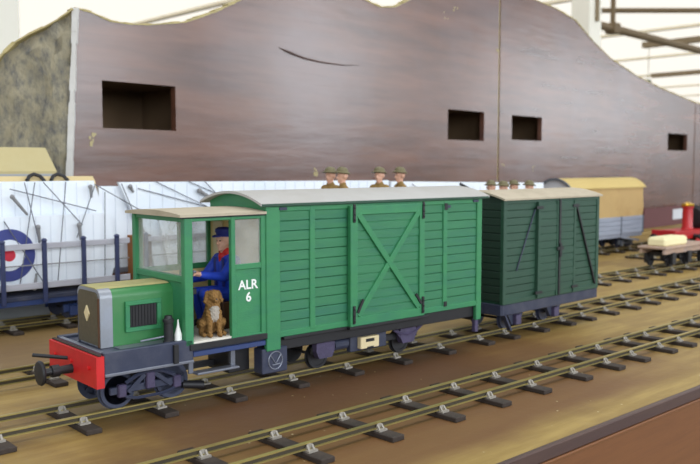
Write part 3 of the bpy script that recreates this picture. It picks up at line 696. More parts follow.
for sgn in (-1, 1):
    for u in (112, 240):
        MB().prism([(u - 13, 46), (u + 13, 46), (u + 13, 34), (u + 9, 26), (u - 9, 26), (u - 13, 34)], lambda a, z: (a, sgn * 36 - 4, z), lambda a, z: (a, sgn * 36 + 4, z)).build('axle_guard', M['purple'], tb)
    for q in (-1, 1): MB().bar((228 + 12 + q * 22, sgn * 38, 47), (240 + q * 6, sgn * 38, 26), 2.5, 3).build('spring_hanger', M['purple'], tb)
    MB().path([(216, sgn * 39, 44), (228, sgn * 39, 38), (240, sgn * 39, 36), (252, sgn * 39, 38), (264, sgn * 39, 45)], 2.2, 6).build('leaf_spring', M['purple'], tb)
    MB().tube((130, sgn * 30, 36), (160, sgn * 30, 36), 6, 6, 12).build('brake_cylinder', M['navy'], tb)
    MB().box(150, 206, sgn * 34 - 4, sgn * 34 + 4, 26, 44, 1).build('gear_case', M['navy'], tb)
cb_ = MB().box(160.5, 189, -44, -36, 29, 42.5, 0.8).build('cream_box', M['creambox'], rc)
MB().box(168, 181, -44.6, -43.6, 36.5, 40.2, 0.4).build('slot', M['black'], cb_)
MB().box(170, 180, -44.6, -43.6, 28.8, 31, 0.3).build('slot', M['black'], cb_)
# --- step box under the cab corner, steps, drop post
sb = MB().box(18, 50, -HW, -HW + 16, 24.5, 50.5, 1.0).build('step_box', M['navy'], rc)
MB().path([(34 + 8.6 * math.cos(2 * math.pi * k / 20), -HW - 0.4, 37.5 + 9.2 * math.sin(2 * math.pi * k / 20)) for k in range(21)], 0.7, 5).build('raised_ring', M['steel'], sb)
MB().path([(28, -HW - 0.5, 43.5), (34, -HW - 0.6, 34), (40.5, -HW - 0.5, 43)], 0.8, 5).build('raised_mark', M['steel'], sb)
MB().path([(30, -HW - 0.5, 33), (40, -HW - 0.6, 33.5)], 0.7, 5).build('raised_mark', M['steel'], sb)
MB().box(-8, 18, -30, 10, 26, 50, 1).build('gearbox', M['black'], rc)
for sgn in (-1, 1):
    st = MB().box(-58, -10, sgn * (HW - 5) - 6, sgn * (HW - 5) + 6, 36.5, 38.6, 0.5).build('step_plank', M['steel'], rc)
    for u in (-60, -12): MB().box(u - 2.6, u + 2.6, sgn * (HW - 9) - 1, sgn * (HW - 9) + 1, 37, 58, 0.3).build('step_hanger', M['steel'], st)
MB().box(-50, 12, -3, 3, 30, 36).build('drive_shaft', M['black'], rc)
MB().tube((-61, -30, 24), (-42, -38, 22), 4, 4, 10).build('exhaust_stub', M['black'], rc, True)
MB().box(348, 354, -HW + 1, -HW + 7, 26, 43, 0.6).build('drop_post', M['purple'], rc)
MB().box(350, 358, -HW + 6, HW - 6, 40, 60, 0.6).build('rear_beam', M['black'], rc)
MB().tube((355, 0, 50), (394, 0, 50), 3, 3, 8).build('rear_coupling', M['black'], rc)

# ------------------------------------------------------------------ the dark green van
X2 = 1000.0; va = thing('goods_van', 'dark green box van with double doors coupled behind the railcar', 'van', (X2, yB(X2), 0), R(0.7))
b0, b1 = -88.0, 151.0
vcore = MB().box(b0 + 2, b1 - 2, -HW + 3, HW - 3, 52, 193).build('van_body', M['vangreen'], va)
planks(vcore, b0, -14, -HW + 0.5, 3, 56, 188, 13, M['vangreen'])
planks(vcore, 82, b1, -HW + 0.5, 3, 56, 188, 13, M['vangreen'])
h = 132 / 13.0
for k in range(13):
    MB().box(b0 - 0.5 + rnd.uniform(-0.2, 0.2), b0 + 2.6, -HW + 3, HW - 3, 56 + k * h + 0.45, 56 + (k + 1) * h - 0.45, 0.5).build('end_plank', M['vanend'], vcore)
MB().box(b0 - 1.5, b0 + 6, -HW - 1, -HW + 5, 52, 193, 0.6).build('corner_post', M['vangreen'], vcore)
MB().box(b1 - 6, b1 + 1, -HW - 1, -HW + 5, 52, 193, 0.6).build('corner_post', M['vangreen'], vcore)
MB().box(b0 - 1.5, b0 + 5, HW - 5, HW + 1, 52, 193, 0.6).build('corner_post', M['vangreen'], vcore)
MB().box(b0, b1, -HW - 0.8, -HW + 2, 186.5, 193.5, 0.5).build('top_rail', M['vangreen'], vcore)
MB().box(b0, b1, -HW - 0.8, -HW + 2, 52, 58.5, 0.5).build('bottom_rail', M['vangreen'], vcore)
n = 18; rz2 = lambda v: 191.8 + 10.0 * (1 - (v / 57.0) ** 2)
arc = [(-51 + 102 * k / n, rz2(-51 + 102 * k / n)) for k in range(n + 1)]
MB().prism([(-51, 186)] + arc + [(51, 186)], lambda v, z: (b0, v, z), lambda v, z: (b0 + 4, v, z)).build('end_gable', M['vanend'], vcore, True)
MB().prism([(-51, 60)] + arc + [(51, 60)], lambda v, z: (b1 - 4, v, z), lambda v, z: (b1, v, z)).build('end_gable', M['vangreen'], vcore, True)
arc = [(-57 + 114 * k / 20, rz2(-57 + 114 * k / 20) + 2.0) for k in range(21)]; arc2 = [(v, z - 2.4) for v, z in reversed(arc)]
MB().prism(arc + arc2, lambda v, z: (b0 - 5, v, z), lambda v, z: (b1 + 5, v, z)).build('van_roof', M['cabroof'], va, True)
for i, (a, b) in enumerate(((-14, 37), (39, 82))):
    dd = MB().box(a, b, -HW - 2.6, -HW + 2, 54, 188, 0.4).build('van_door', M['vangreen'], va)
    planks(dd, a + 4, b - 4, -HW - 3.6, 1.4, 60, 184, 12, M['vangreen'], 0.8, 0.4)
    for u in (a, b - 5): MB().box(u, u + 5, -HW - 4.4, -HW - 2, 54, 188, 0.4).build('door_stile', M['vangreen'], dd)
    for z in (62, 180):
        uu = a + 2 if i == 0 else b - 2
        MB().box(uu - 8, uu + 8, -HW - 5.6, -HW - 4, z - 2, z + 2, 0.3).build('hinge', M['black'], dd)
MB().box(36, 40.5, -HW - 6, -HW - 3.6, 54, 190, 0.4).build('door_bar', M['black'], va)
MB().box(31, 46, -HW - 7.4, -HW - 5.4, 118, 123, 0.5).box(36, 41, -HW - 7.8, -HW - 5.4, 108, 128, 0.5).build('latch', M['black'], va)
MB().bar((86, -HW - 1.4, 182), (142, -HW - 1.4, 60), 2.4, 3.0, (0, 0, 1), 0.3).build('diagonal_strap', M['black'], va)
MB().bar((-18, -HW - 1.0, 178), (-60, -HW - 1.0, 96), 1.0, 1.6, (0, 0, 1)).build('diagonal_strap', M['navy'], va)
fr = MB().box(b0, b1 + 2, -HW + 1, -HW + 9, 37, 52, 0.8).box(b0, b1 + 2, HW - 9, HW - 1, 37, 52, 0.8).box(b0 - 2, b0 + 6, -HW + 2, HW - 2, 37, 52, 0.6).box(b1 - 4, b1 + 4, -HW + 2, HW - 2, 37, 52, 0.6).build('underframe', M['navy'], va)
tg = MB().box(-56, 60, -20, 20, 40, 46).build('running_gear', M['black'], va)
wheels(tg, (-45.0, 49.0), 13.0, disc_wheel(13.0, M['navy']), M['black'])
for sgn in (-1, 1):
    for u in (-45, 49):
        MB().prism([(u - 20, 38), (u + 20, 38), (u + 8, 20), (u - 8, 20)], lambda a, z: (a, sgn * 40 - 3, z), lambda a, z: (a, sgn * 40 + 3, z)).build('axle_guard', M['navy'], tg)
        MB().box(u - 6, u + 6, sgn * 45 - 4, sgn * 45 + 4, 20, 34, 1).build('axle_box', M['purple'], tg)
MB().bar((b0 + 6, -HW + 4, 40), (b0 + 22, -HW + 4, 15), 3, 6, (0, 1, 0)).build('brake_lever', M['navy'], va)
MB().tube((b0 - 2, 0, 48), (b0 - 20, 0, 48), 3, 3, 8).build('coupling', M['black'], va)

# ------------------------------------------------------------------ figures: fused capsule bodies, one continuous mesh each
def fuse(name, caps, mats, voxel, extra=None, smooth_it=4):
    # caps: (p0, p1, r0, r1, slot)
    mb = MB()
    for (p0, p1, r0, r1, sl) in caps:
        p0 = Vector(p0); p1 = Vector(p1)
        L_ = (p1 - p0).length; n = max(2, int(L_ / max(0.4 * min(r0, r1), 0.5)))
        if L_ > 1e-4: mb.tube(p0, p1, r0, r1, 14)
        mb.ball(p0, r0, r0, r0, 14, 10); mb.ball(p1, r1, r1, r1, 14, 10)
    if extra: extra(mb)
    bmesh.ops.recalc_face_normals(mb.bm, faces=mb.bm.faces)
    me = bpy.data.meshes.new(name); mb.bm.to_mesh(me); mb.bm.free()
    tmp = bpy.data.objects.new(name, me); COL.objects.link(tmp)
    md = tmp.modifiers.new('r', 'REMESH'); md.mode = 'VOXEL'; md.voxel_size = voxel
    ms = tmp.modifiers.new('s', 'SMOOTH'); ms.factor = 0.5; ms.iterations = smooth_it
    bpy.context.view_layer.update()
    out = bpy.data.meshes.new_from_object(tmp.evaluated_get(bpy.context.evaluated_depsgraph_get()))
    bpy.data.objects.remove(tmp); bpy.data.meshes.remove(me)
    out.materials.clear()
    for m in mats: out.materials.append(m)
    nf = len(out.polygons); C_ = np.empty(nf * 3); out.polygons.foreach_get('center', C_); C_ = C_.reshape(-1, 3)
    best = np.full(nf, 1e9); slot = np.zeros(nf, int)
    for (p0, p1, r0, r1, sl) in caps:
        a = np.array(p0, float); b = np.array(p1, float); d = b - a; L2 = max(d @ d, 1e-9)
        tt = np.clip(((C_ - a) @ d) / L2, 0, 1); dist = np.linalg.norm(C_ - a - tt[:, None] * d, axis=1) - (r0 + (r1 - r0) * tt)
        k = dist < best; best[k] = dist[k]; slot[k] = sl
    out.polygons.foreach_set('material_index', slot.astype(np.int32)); out.polygons.foreach_set('use_smooth', [True] * nf)
    V_ = np.empty(len(out.vertices) * 3); out.vertices.foreach_get('co', V_); out.vertices.foreach_set('co', V_ * MM); out.update()
    return out
def head_caps(c, f, s, k=1.0, sl=1):      # c: head centre, f: facing, s: side (unit vectors)
    c = Vector(c); f = Vector(f).normalized(); s = Vector(s).normalized(); u = Vector((0, 0, 1))
    P = lambda a, b, d: tuple(c + f * a * k + s * b * k + u * d * k)
    return [(P(-1.5, 0, 1.5), P(-0.5, 0, 2), 7.2 * k, 7.0 * k, sl), (P(0.8, 0, -3), P(1.8, 0, -5.2), 5.6 * k, 4.2 * k, sl),      # skull, jaw
            (P(6.0, 0, 0.6), P(8.0, 0, -2.0), 1.1 * k, 1.5 * k, sl), (P(4.5, 0, -7.5), P(5.2, 0, -7.8), 2.0 * k, 1.8 * k, sl),           # nose, chin
            (P(5.4, -3.5, 2.0), P(5.4, 3.5, 2.0), 1.3 * k, 1.3 * k, sl),                                                                  # brow
            (P(6.0, -1.6, -5.0), P(6.0, 1.6, -5.0), 0.9 * k, 0.9 * k, sl),                                                                # lips
            (P(-1, -7.0, -1.5), P(-1, -7.2, 1.2), 1.6 * k, 1.8 * k, sl), (P(-1, 7.0, -1.5), P(-1, 7.2, 1.2), 1.6 * k, 1.8 * k, sl)]      # ears
def hand_caps(wr, d, n, k=1.0, sl=1, curl=0.6):     # wrist, pointing direction, palm normal
    wr = Vector(wr); d = Vector(d).normalized(); n = Vector(n); n = (n - d * n.dot(d)).normalized(); s = d.cross(n)
    out = [(tuple(wr), tuple(wr + d * 4.5 * k), 2.2 * k, 2.6 * k, sl)]
    for i, L_ in enumerate((5.6, 6.4, 6.0, 4.6)):
        b = wr + d * 5.5 * k + s * (i - 1.5) * 1.75 * k; m_ = b + (d * (1 - curl * 0.3) + n * curl * 0.5) * L_ * 0.5 * k; e = m_ + (d * (1 - curl) + n * curl) * L_ * 0.5 * k
        out += [(tuple(b - d * 2 * k), tuple(b), 1.1 * k, 1.0 * k, sl), (tuple(b), tuple(m_), 1.0 * k, 0.92 * k, sl), (tuple(m_), tuple(e), 0.92 * k, 0.75 * k, sl)]
    tb_ = wr + d * 1.5 * k - s * 2.2 * k; tm = tb_ - s * 2.4 * k + d * 2.2 * k + n * 0.6 * k; te = tm + d * 2.4 * k + n * 1.0 * k
    out += [(tuple(tb_), tuple(tm), 1.2 * k, 1.05 * k, sl), (tuple(tm), tuple(te), 1.05 * k, 0.85 * k, sl)]
    return out
# --- driver, seated, facing the front of the railcar (-x of the railcar), hand on the brake handle
def drv():
    c = []
    hip = (8, 2, 103); chest = (6, 2, 131); neck = (4, 2, 146)
    c += [((8, -4, 103), (8, 8, 103), 10, 10, 0), (hip, (7, 2, 118), 11.5, 10.5, 0), ((7, -2, 118), (6, -3, 134), 10.5, 10.5, 0), ((7, 6, 118), (6, 7, 134), 10.5, 10.5, 0),
          ((5, -11, 139), (5, 15, 139), 6.2, 6.2, 0), ((4.5, 2, 141), (3, 2, 153), 5.0, 4.6, 1), ((4, -1.5, 147), (3.5, 5.5, 147), 4.6, 4.6, 2), ((0, 2, 143), (-1, 2, 139), 4, 2.6, 2)]
    for s, (kx, kz, fx) in ((-1, (-27, 106, -22)), (1, (-25, 105, -20))):
        y = 2 + s * 8
        c += [((6, y, 103), (kx, y + s * 2, kz), 8.6, 6.6, 0), ((kx, y + s * 2, kz), (fx, y + s * 2, 79), 6.4, 4.6, 0),
              ((fx, y + s * 2, 76), (fx - 10, y + s * 3, 73.4), 4.0, 3.0, 3), ((fx + 3, y + s * 2, 74), (fx, y + s * 2, 80), 3.8, 4.2, 3)]
    # near arm reaches to the brake handle, far arm to the dash
    c += [((5, -12, 139), (-8, -17, 124), 5.6, 4.8, 0), ((-8, -17, 124), (-29, -18, 127), 4.8, 3.8, 0)]
    c = [((p[0] + 6, p[1], p[2]), (q[0] + 6, q[1], q[2]), a, b, sl) for (p, q, a, b, sl) in c[:-2]] + [((11, -13, 139), (-5, -18, 124), 6.2, 5.2, 0), ((-5, -18, 124), (-30, -18, 128), 5.0, 3.9, 0)]
    c += hand_caps((-32, -18, 128.6), (-1, 0, 0.25), (0, 0, -1), 1.15, 1, 0.7)
    c += [((12, -9, 118), (12.5, -10, 137), 8.8, 8.0, 0)]
    c += [((11, 17, 139), (-3, 22, 120), 6.0, 5.0, 0), ((-3, 22, 120), (-28, 18, 119), 4.8, 3.8, 0)]
    c += hand_caps((-30, 18, 119), (-1, 0, -0.1), (0, 0, -1), 1.15, 1, 0.5)
    c += head_caps((8, 2, 159), (-1, -0.28, 0), (0.28, -1, 0), 1.12, 1)
    return c
DR = thing('person', 'seated driver in blue overalls, dark blue cap and red neckerchief inside the cab', 'person', (XC, yB(XC), 0), RC_RZ)
link('body', fuse('driver_body', drv(), [M['bluecloth'], M['skin'], M['redcloth'], M['black']], 0.75), DR)
hc = Vector((2.5, 2, 159))
mb = MB(); mb.lathe([(8.8, 0), (9.0, 2.6), (10.2, 5), (10.0, 7.6), (7, 9.6), (0.5, 10.2)], (9.5, 2, 163.5), (0.05, 0, 1), 20)
mb.prism([(0, -7), (-5.5, -5), (-8, 0), (-5.5, 5), (0, 7)], lambda a, b_: (2.0 + a, 2 - 1.5 + b_, 164.4 + a * 0.15), lambda a, b_: (2.0 + a, 2 - 1.5 + b_, 165.4 + a * 0.15))
mb.build('cap', M['bluecap'], DR, True)
mb = MB()
for y in (-1.5, 4.4): mb.ball((1.4 - (0.6 if y < 0 else 0), y - 1.4, 159.6), 0.9, 0.9, 0.75, 8, 6)
mb.build('eyes', M['black'], DR, True)
for y in (-6, 9): MB().bar((2.0, y, 142), (2.5, y, 112), 1.0, 4, (0, 1, 0)).build('brace_strap', M['bluecap'], DR)

# --- dog sitting in the doorway, facing out of the cab
def dog():
    f = Vector((-0.25, -1, 0)).normalized(); s = Vector((1, -0.25, 0)).normalized(); B = Vector((-31, -38, 69.5)); u = Vector((0, 0, 1))
    P = lambda a, b, d: tuple(B + f * a + s * b + u * d)
    c = [(P(-9, 0, 10), P(-4, 0, 18), 9.5, 9.0, 0), (P(-4, 0, 18), P(1, 0, 30), 8.6, 7.4, 0), (P(1, 0, 30), P(2.5, 0, 37), 6.2, 5.4, 0), (P(4, 0, 20), P(5, 0, 27), 5.6, 5.2, 1)]
    c += [(P(2.5, 0, 40), P(4.5, 0, 40.5), 6.4, 5.8, 0), (P(8, 0, 38), P(12.5, 0, 36.8), 3.4, 2.5, 0), (P(13.4, 0, 37.8), P(13.6, 0, 37.8), 1.3, 1.3, 2)]
    for q in (-1, 1):
        c += [(P(1.5, q * 5.4, 43), P(3, q * 8.2, 35), 2.6, 2.2, 0), (P(8.6, q * 2.6, 41.2), P(8.7, q * 2.6, 41.2), 0.9, 0.9, 2)]
        c += [(P(4, q * 4.6, 24), P(6, q * 4.8, 12), 3.8, 2.9, 0), (P(6, q * 4.8, 12), P(6.5, q * 4.8, 3), 2.7, 2.4, 0), (P(6.5, q * 4.8, 2.4), P(10, q * 5, 2.0), 2.5, 2.0, 0)]
        c += [(P(-8, q * 8, 11), P(0, q * 10, 13), 6.0, 4.4, 0), (P(0, q * 10, 13), P(-6, q * 10, 4), 3.6, 2.6, 0), (P(-6, q * 10, 3), P(5, q * 10.5, 2.2), 2.7, 2.3, 0)]
    c += [(P(-13, 0, 6), P(-17, 6, 3), 2.4, 2.0, 0), (P(-17, 6, 3), P(-14, 13, 2.6), 2.0, 1.2, 0)]
    return c
DG = link('dog', fuse('dog_body', dog(), [M['fur'], M['furpale'], M['black']], 0.8, smooth_it=3), None, (XC, yB(XC), 0), RC_RZ)
V_ = np.empty(len(DG.data.vertices) * 3); DG.data.vertices.foreach_get('co', V_); Nn = np.empty(len(V_)); DG.data.vertices.foreach_get('normal', Nn)
V_ = V_.reshape(-1, 3); Nn = Nn.reshape(-1, 3); q = V_ * 1000
fz = np.sin(q[:, 0] * 2.1 + 1.7 * np.sin(q[:, 2] * 0.9)) * np.sin(q[:, 1] * 2.3 + 1.1 * np.sin(q[:, 2] * 1.3)) + 0.6 * np.sin(q[:, 2] * 1.6 + q[:, 0] * 1.9)
DG.data.vertices.foreach_set('co', (V_ + Nn * (fz * 0.00042)[:, None]).ravel()); DG.data.update()
DG['label'] = 'tan long-eared dog sitting in the cab doorway'; DG['category'] = 'dog'

# --- soldiers riding in an open wagon on the third track
def soldier(seated):
    c = []; f = Vector((-1, 0, 0)); hipz = 47 if seated else 64
    c += [((0, -4, hipz), (0, 4, hipz), 9, 9, 0), ((0, 0, hipz), (0, 0, hipz + 18), 9.6, 9.4, 0), ((0, -4, hipz + 18), (-0.5, -5, hipz + 30), 9, 8.6, 0), ((0, 4, hipz + 18), (-0.5, 5, hipz + 30), 9, 8.6, 0),
          ((-0.5, -11, hipz + 34), (-0.5, 11, hipz + 34), 5.4, 5.4, 0), ((-0.5, 0, hipz + 36), (-1, 0, hipz + 46), 4.8, 4.3, 1), ((-0.5, -2, hipz + 38.5), (-0.5, 2, hipz + 38.5), 5.2, 5.2, 0)]
    for s in (-1, 1):
        if seated: c += [((0, s * 7, 46), (-28, s * 8, 47), 7.6, 6, 0), ((-28, s * 8, 47), (-27, s * 8, 12), 5.6, 4, 0), ((-27, s * 8, 6), (-35, s * 9, 3.4), 4, 3, 2), ((-27, s * 8, 4), (-27, s * 8, 12), 3.8, 4, 2)]
        else: c += [((0, s * 6, 62), (-1, s * 7, 34), 7.6, 5.8, 0), ((-1, s * 7, 34), (1, s * 7.5, 10), 5.6, 4, 0), ((1, s * 7.5, 5), (-8, s * 8.5, 3.2), 4, 3, 2), ((1, s * 7.5, 4), (1, s * 7.5, 12), 3.8, 4, 2)]
        c += [((-0.5, s * 12, hipz + 34), (-5, s * 16, hipz + 17), 5, 4.3, 0), ((-5, s * 16, hipz + 17), (-19, s * 10, hipz + 10), 4.2, 3.2, 0)]
        c += hand_caps((-20, s * 9.5, hipz + 9.6), (-1, -s * 0.4, -0.1), (0, 0, -1), 1.05, 1, 0.6)
    c += head_caps((-1.5, 0, hipz + 52), (-1, 0, 0), (0, -1, 0), 1.0, 1)
    return c, hipz
hm = MB().lathe([(12.0, 0), (12.2, 0.8), (8.8, 2.6), (8.0, 5.5), (6.0, 8.0), (3, 9.3), (0.3, 9.6)], (0, 0, 0), seg=20).mesh('helmet', M['helmet'], True)
smesh = {}; sh = {}
for st in (False, True):
    c, hz = soldier(st); smesh[st] = fuse('soldier_body', c, [M['khaki'], M['skin'], M['brown']], 1.05, smooth_it=3); sh[st] = hz
def put_soldier(x, y, zfoot, seated, yaw, label, group):
    t = thing('person', label, 'person', (x, y, zfoot), R(yaw), group)
    link('body', smesh[seated], t); o = link('helmet', hm, t, (-1.5, 0, sh[seated] + 56.5)); o.rotation_euler = (0, R(6), 0)
    return t
def open_wagon(name, label, xc, length, floor_z):
    t = thing(name, label, 'wagon', (xc, 918, 0))
    L_ = length / 2
    MB().box(-L_, L_, -46, 46, floor_z - 5, floor_z, 0.6).build('deck', M['greyplank'], t)
    MB().box(-L_, L_, -44, -36, floor_z - 20, floor_z - 5, 0.6).box(-L_, L_, 36, 44, floor_z - 20, floor_z - 5, 0.6).build('underframe', M['greyiron'], t)
    for sgn in (-1, 1):
        for k in range(3): MB().box(-L_, L_, sgn * 46 - 1.5, sgn * 46 + 1.5, floor_z + k * 10 + 0.4, floor_z + (k + 1) * 10 - 0.4, 0.5).build('side_plank', M['greyplank'], t)
        MB().box(sgn * L_ - 2, sgn * L_ + 2, -46, 46, floor_z, floor_z + 30, 0.5).build('end_board', M['greyplank'], t)
    g = MB().box(-L_ * 0.7, L_ * 0.7, -26, 26, 44, floor_z - 20).build('running_gear', M['black'], t)
    wheels(g, (-L_ * 0.55, L_ * 0.55), 14.0, W2, M['black'])
    return t
FZ = 106.0
open_wagon('open_wagon', 'low grey open wagon carrying standing soldiers behind the railcar', 890, 230, FZ)
open_wagon('open_wagon', 'low grey open wagon carrying seated soldiers behind the dark van', 1232, 240, 99.0)
put_soldier(836, 938, FZ, False, 10, 'leftmost helmeted soldier showing above the railcar roof', 'soldiers in the wagons')
put_soldier(826, 900, FZ, False, -25, 'second helmeted soldier from left, close beside the leftmost above the railcar roof', 'soldiers in the wagons')
put_soldier(918, 918, FZ, False, 15, 'single helmeted soldier between the close pair and the rightmost above the railcar roof', 'soldiers in the wagons')
put_soldier(960, 914, FZ, False, -20, 'rightmost of the four helmeted soldiers above the railcar roof', 'soldiers in the wagons')
bz = FZ
FZ2 = 99.0
for i, (x, y, yaw, lab, nth) in enumerate(((1224, 942, 20, 'leftmost of four low-seated helmeted soldiers above the dark van roof', 'leftmost'), (1197, 894, -15, 'second low-seated helmeted soldier from left above the dark van roof', 'second'),
                                 (1292, 942, 15, 'third low-seated helmeted soldier from left above the dark van roof', 'third'), (1276, 896, -10, 'rightmost low-seated helmeted soldier above the dark van roof', 'rightmost'))):
    put_soldier(x, y, FZ2, True, yaw, lab, 'soldiers in the wagons')
    c = MB().box(-12, 14, -14, 14, 0, 37, 0.8).build('ammunition_box', M['brown'], None, loc=(x + 3, y, FZ2), rz=R(yaw))
    c['label'] = 'wooden box seat under the %s low-seated soldier behind the dark van' % nth; c['category'] = 'box'; c['group'] = 'box seats'
t = thing('machine_gun', 'dark machine gun pointing up beside the seated soldiers above the dark van', 'gun', (1146, 918, FZ2))
for a in (0, 120, 240): MB().tube((0, 0, 84), (22 * math.cos(R(a)), 22 * math.sin(R(a)), 0), 1.8, 1.8, 6).build('tripod_leg', M['black'], t)
MB().tube((14, -6, 86), (-26, 10, 108), 3.4, 2.4, 10).build('barrel', M['black'], t, True)
MB().box(4, 24, -12, 0, 80, 92, 1).build('breech', M['black'], t)

# ------------------------------------------------------------------ aeroplane wagons on the back track
def bogie(par, xc, mat_, r=12.0):
    b = MB().box(xc - 40, xc + 40, -34, -30, 22, 34, 1).box(xc - 40, xc + 40, 30, 34, 22, 34, 1).box(xc - 8, xc + 8, -34, 34, 26, 42).build('bogie', mat_, par)
    wheels(b, (xc - 26, xc + 26), r, WB, M['black'])
    for sgn in (-1, 1):
        for u in (xc - 26, xc + 26): MB().box(u - 6, u + 6, sgn * 36 - 3, sgn * 36 + 3, 17, 32, 1).build('axle_box', mat_, b)
    return b
WB = disc_wheel(12.0, M['navy'])
def plane_wagon(label, x0, x1, stans):
    xc = (x0 + x1) / 2; t = thing('stanchion_wagon', label, 'wagon', (xc, 1225, 0)); h = (x1 - x0) / 2
    MB().box(-h, h, -47, 47, 48, 54, 0.6).build('deck', M['navy'], t)
    MB().box(-h, h, -45, -37, 40, 49, 0.6).box(-h, h, 37, 45, 40, 49, 0.6).build('sole_bar', M['navyblue'], t)
    for sgn in (-1, 1):
        if sgn < 0:
            for x in stans:
                s = MB().box(x - xc - 3, x - xc + 3, -55, -50, 44, 130, 0.6).build('stanchion', M['stan'], t)
                MB().ball((x - xc, -52.5, 132), 4.2, 4.2, 3.2, 10, 6).build('stanchion_cap', M['stan'], s)
        for z, q in ((124, 8), (68, 9)):
            MB().box(-h, h, sgn * 44 - 6, sgn * 44 - 3.2, z - q / 2, z + q / 2, 0.5).build('side_rail', M['railgrey'], t) if sgn < 0 else MB().box(-h, h, 42, 45, z - q / 2, z + q / 2, 0.5).build('side_rail', M['railgrey'], t)
        MB().tube((-h, sgn * 45 - 2, 98), (h, sgn * 45 - 2, 97), 0.9, 0.9, 6).build('guard_wire', M['strut'], t)
    bogie(t, -h + 60, M['navyblue']); bogie(t, h - 60, M['navyblue'])
    return t
plane_wagon('stanchioned blue-grey wagon carrying the white wings with a roundel', 190, 636, [265, 324, 383, 442, 501, 560, 613])
plane_wagon('stanchioned blue-grey wagon behind the cab, carrying plain white wings', 646, 1250, [662, 740, 820, 900, 980, 1060, 1140, 1220])
plane_wagon('stanchioned wagon with white wing tips showing over the van roof', 1262, 1790, [1280, 1400, 1520, 1640, 1770])

def wing(par, poly, y, thick, name='wing', ribs=None, rz=(60, 210)):
    wgo = MB().prism(poly, lambda x, z: (x, y, z), lambda x, z: (x, y + thick, z)).build(name, M['wing'], par)
    if ribs:
        mb = MB()
        for x in ribs: mb.box(x - 0.5, x + 0.5, y - 0.7, y, rz[0], rz[1])
        mb.build('rib_tapes', M['wingrib'], wgo)
    return wgo
def wire(par, p0, p1, r=0.75): return MB().tube(p0, p1, r, r, 5).build('rigging_wire', M['wire'], par)
def strut(par, p0, p1, r=2.2):
    s = MB().tube(p0, p1, r, r * 0.7, 8).build('strut', M['strut'], par); MB().ball(p0, r * 1.35, r * 1.35, r * 1.35, 8, 6).build('strut_fitting', M['strut'], s); return s
a1 = thing('biplane', 'dismantled white biplane with blue, white and red roundel on its stacked wings', 'aeroplane', (0, 1225, 54))
Z0 = -54
def zz(v): return v + Z0
wing(a1, [(205, zz(160)), (612, zz(160)), (594, zz(215)), (205, zz(215))], -20, 6, 'upper_wing', [215 + 18.5 * k for k in range(21)], (zz(163), zz(213)))
lw = wing(a1, [(200, zz(62)), (613, zz(66)), (624, zz(101)), (611, zz(166)), (200, zz(166))], -32, 6, 'lower_wing', [212 + 22 * k for k in range(18)], (zz(66), zz(164)))
cx_, cz_ = 459, zz(112)
for rr, mt, yy in ((37, 'roundblue', -32.9), (22, 'wing', -33.3), (8.5, 'roundred', -33.7)):
    MB().lathe([(rr, 0), (rr, 1.2)], (cx_, yy, cz_), (0, 1, 0), 40).build('roundel_ring', M[mt], lw)
fu = MB().prism([(0, zz(62)), (34, zz(62)), (34, zz(200)), (28, zz(216)), (17, zz(224)), (6, zz(216)), (0, zz(200))], lambda a, z: (210, a - 8, z), lambda a, z: (606, a * 0.8 - 6, z * 0.985)).build('fuselage', M['dope'], a1, True)
for x in (510, 546):
    MB().path([(x - 12, -6, zz(216)), (x - 6, 0, zz(222)), (x + 2, 3, zz(225)), (x + 10, 0, zz(222)), (x + 14, -6, zz(215))], 2.8, 7).build('cockpit_rim', M['black'], fu)
for (p0, p1) in (((482, -36, zz(214)), (497, -46, zz(128))), ((497, -36, zz(214)), (470, -40, zz(70))), ((543, -36, zz(214)), (524, -42, zz(66))), ((509, -36, zz(214)), (566, -38, zz(150))),
                 ((588, -36, zz(208)), (556, -40, zz(132))), ((604, -36, zz(198)), (598, -42, zz(68))), ((452, -36, zz(160)), (505, -45, zz(66))), ((462, -34, zz(205)), (590, -34, zz(170))), ((590, -30, zz(210)), (700, -28, zz(150)))):
    wire(a1, p0, p1)
strut(a1, (465, -34, zz(194)), (486, -34, zz(168)), 2.6); strut(a1, (582, -34, zz(206)), (583, -34, zz(190)), 2.8)
for x in (498, 560): strut(a1, (x, -40, zz(150)), (x + 2, -40, zz(128)), 3.0)
strut(a1, (488, -46, zz(64)), (494, -40, zz(84)), 2.4)
a2 = thing('biplane', 'dismantled plain white biplane wings stacked behind the cab', 'aeroplane', (0, 1225, 54))
wing(a2, [(700, zz(62)), (1235, zz(62)), (1235, zz(208)), (820, zz(211)), (637, zz(212)), (662, zz(160)), (690, zz(110))], -16, 6, 'upper_wing', [668 + 23 * k for k in range(24)], (zz(120), zz(208)))
wing(a2, [(720, zz(62)), (1230, zz(62)), (1230, zz(150)), (700, zz(150))], -28, 6, 'lower_wing', [740 + 23 * k for k in range(21)], (zz(66), zz(148)))
for (p0, p1) in (((640, -20, zz(210)), (668, -30, zz(132))), ((668, -20, zz(202)), (830, -20, zz(160))), ((700, -20, zz(212)), (860, -24, zz(140))), ((760, -20, zz(212)), (920, -20, zz(150))), ((790, -22, zz(212)), (870, -22, zz(140)))):
    wire(a2, p0, p1)
wing(a2, [(609, zz(78)), (712, zz(78)), (712, zz(205)), (609, zz(206))], -6, 5, 'tail_plane', [616 + 20 * k for k in range(5)], (zz(82), zz(202)))
strut(a2, (655, -20, zz(205)), (660, -20, zz(196)), 2.8); strut(a2, (780, -22, zz(196)), (830, -22, zz(168)), 3.2); strut(a2, (668, -30, zz(140)), (672, -30, zz(134)), 2.4)
a3 = thing('biplane', 'white wings of a third aeroplane showing just above the van roof', 'aeroplane', (0, 1225, 54))
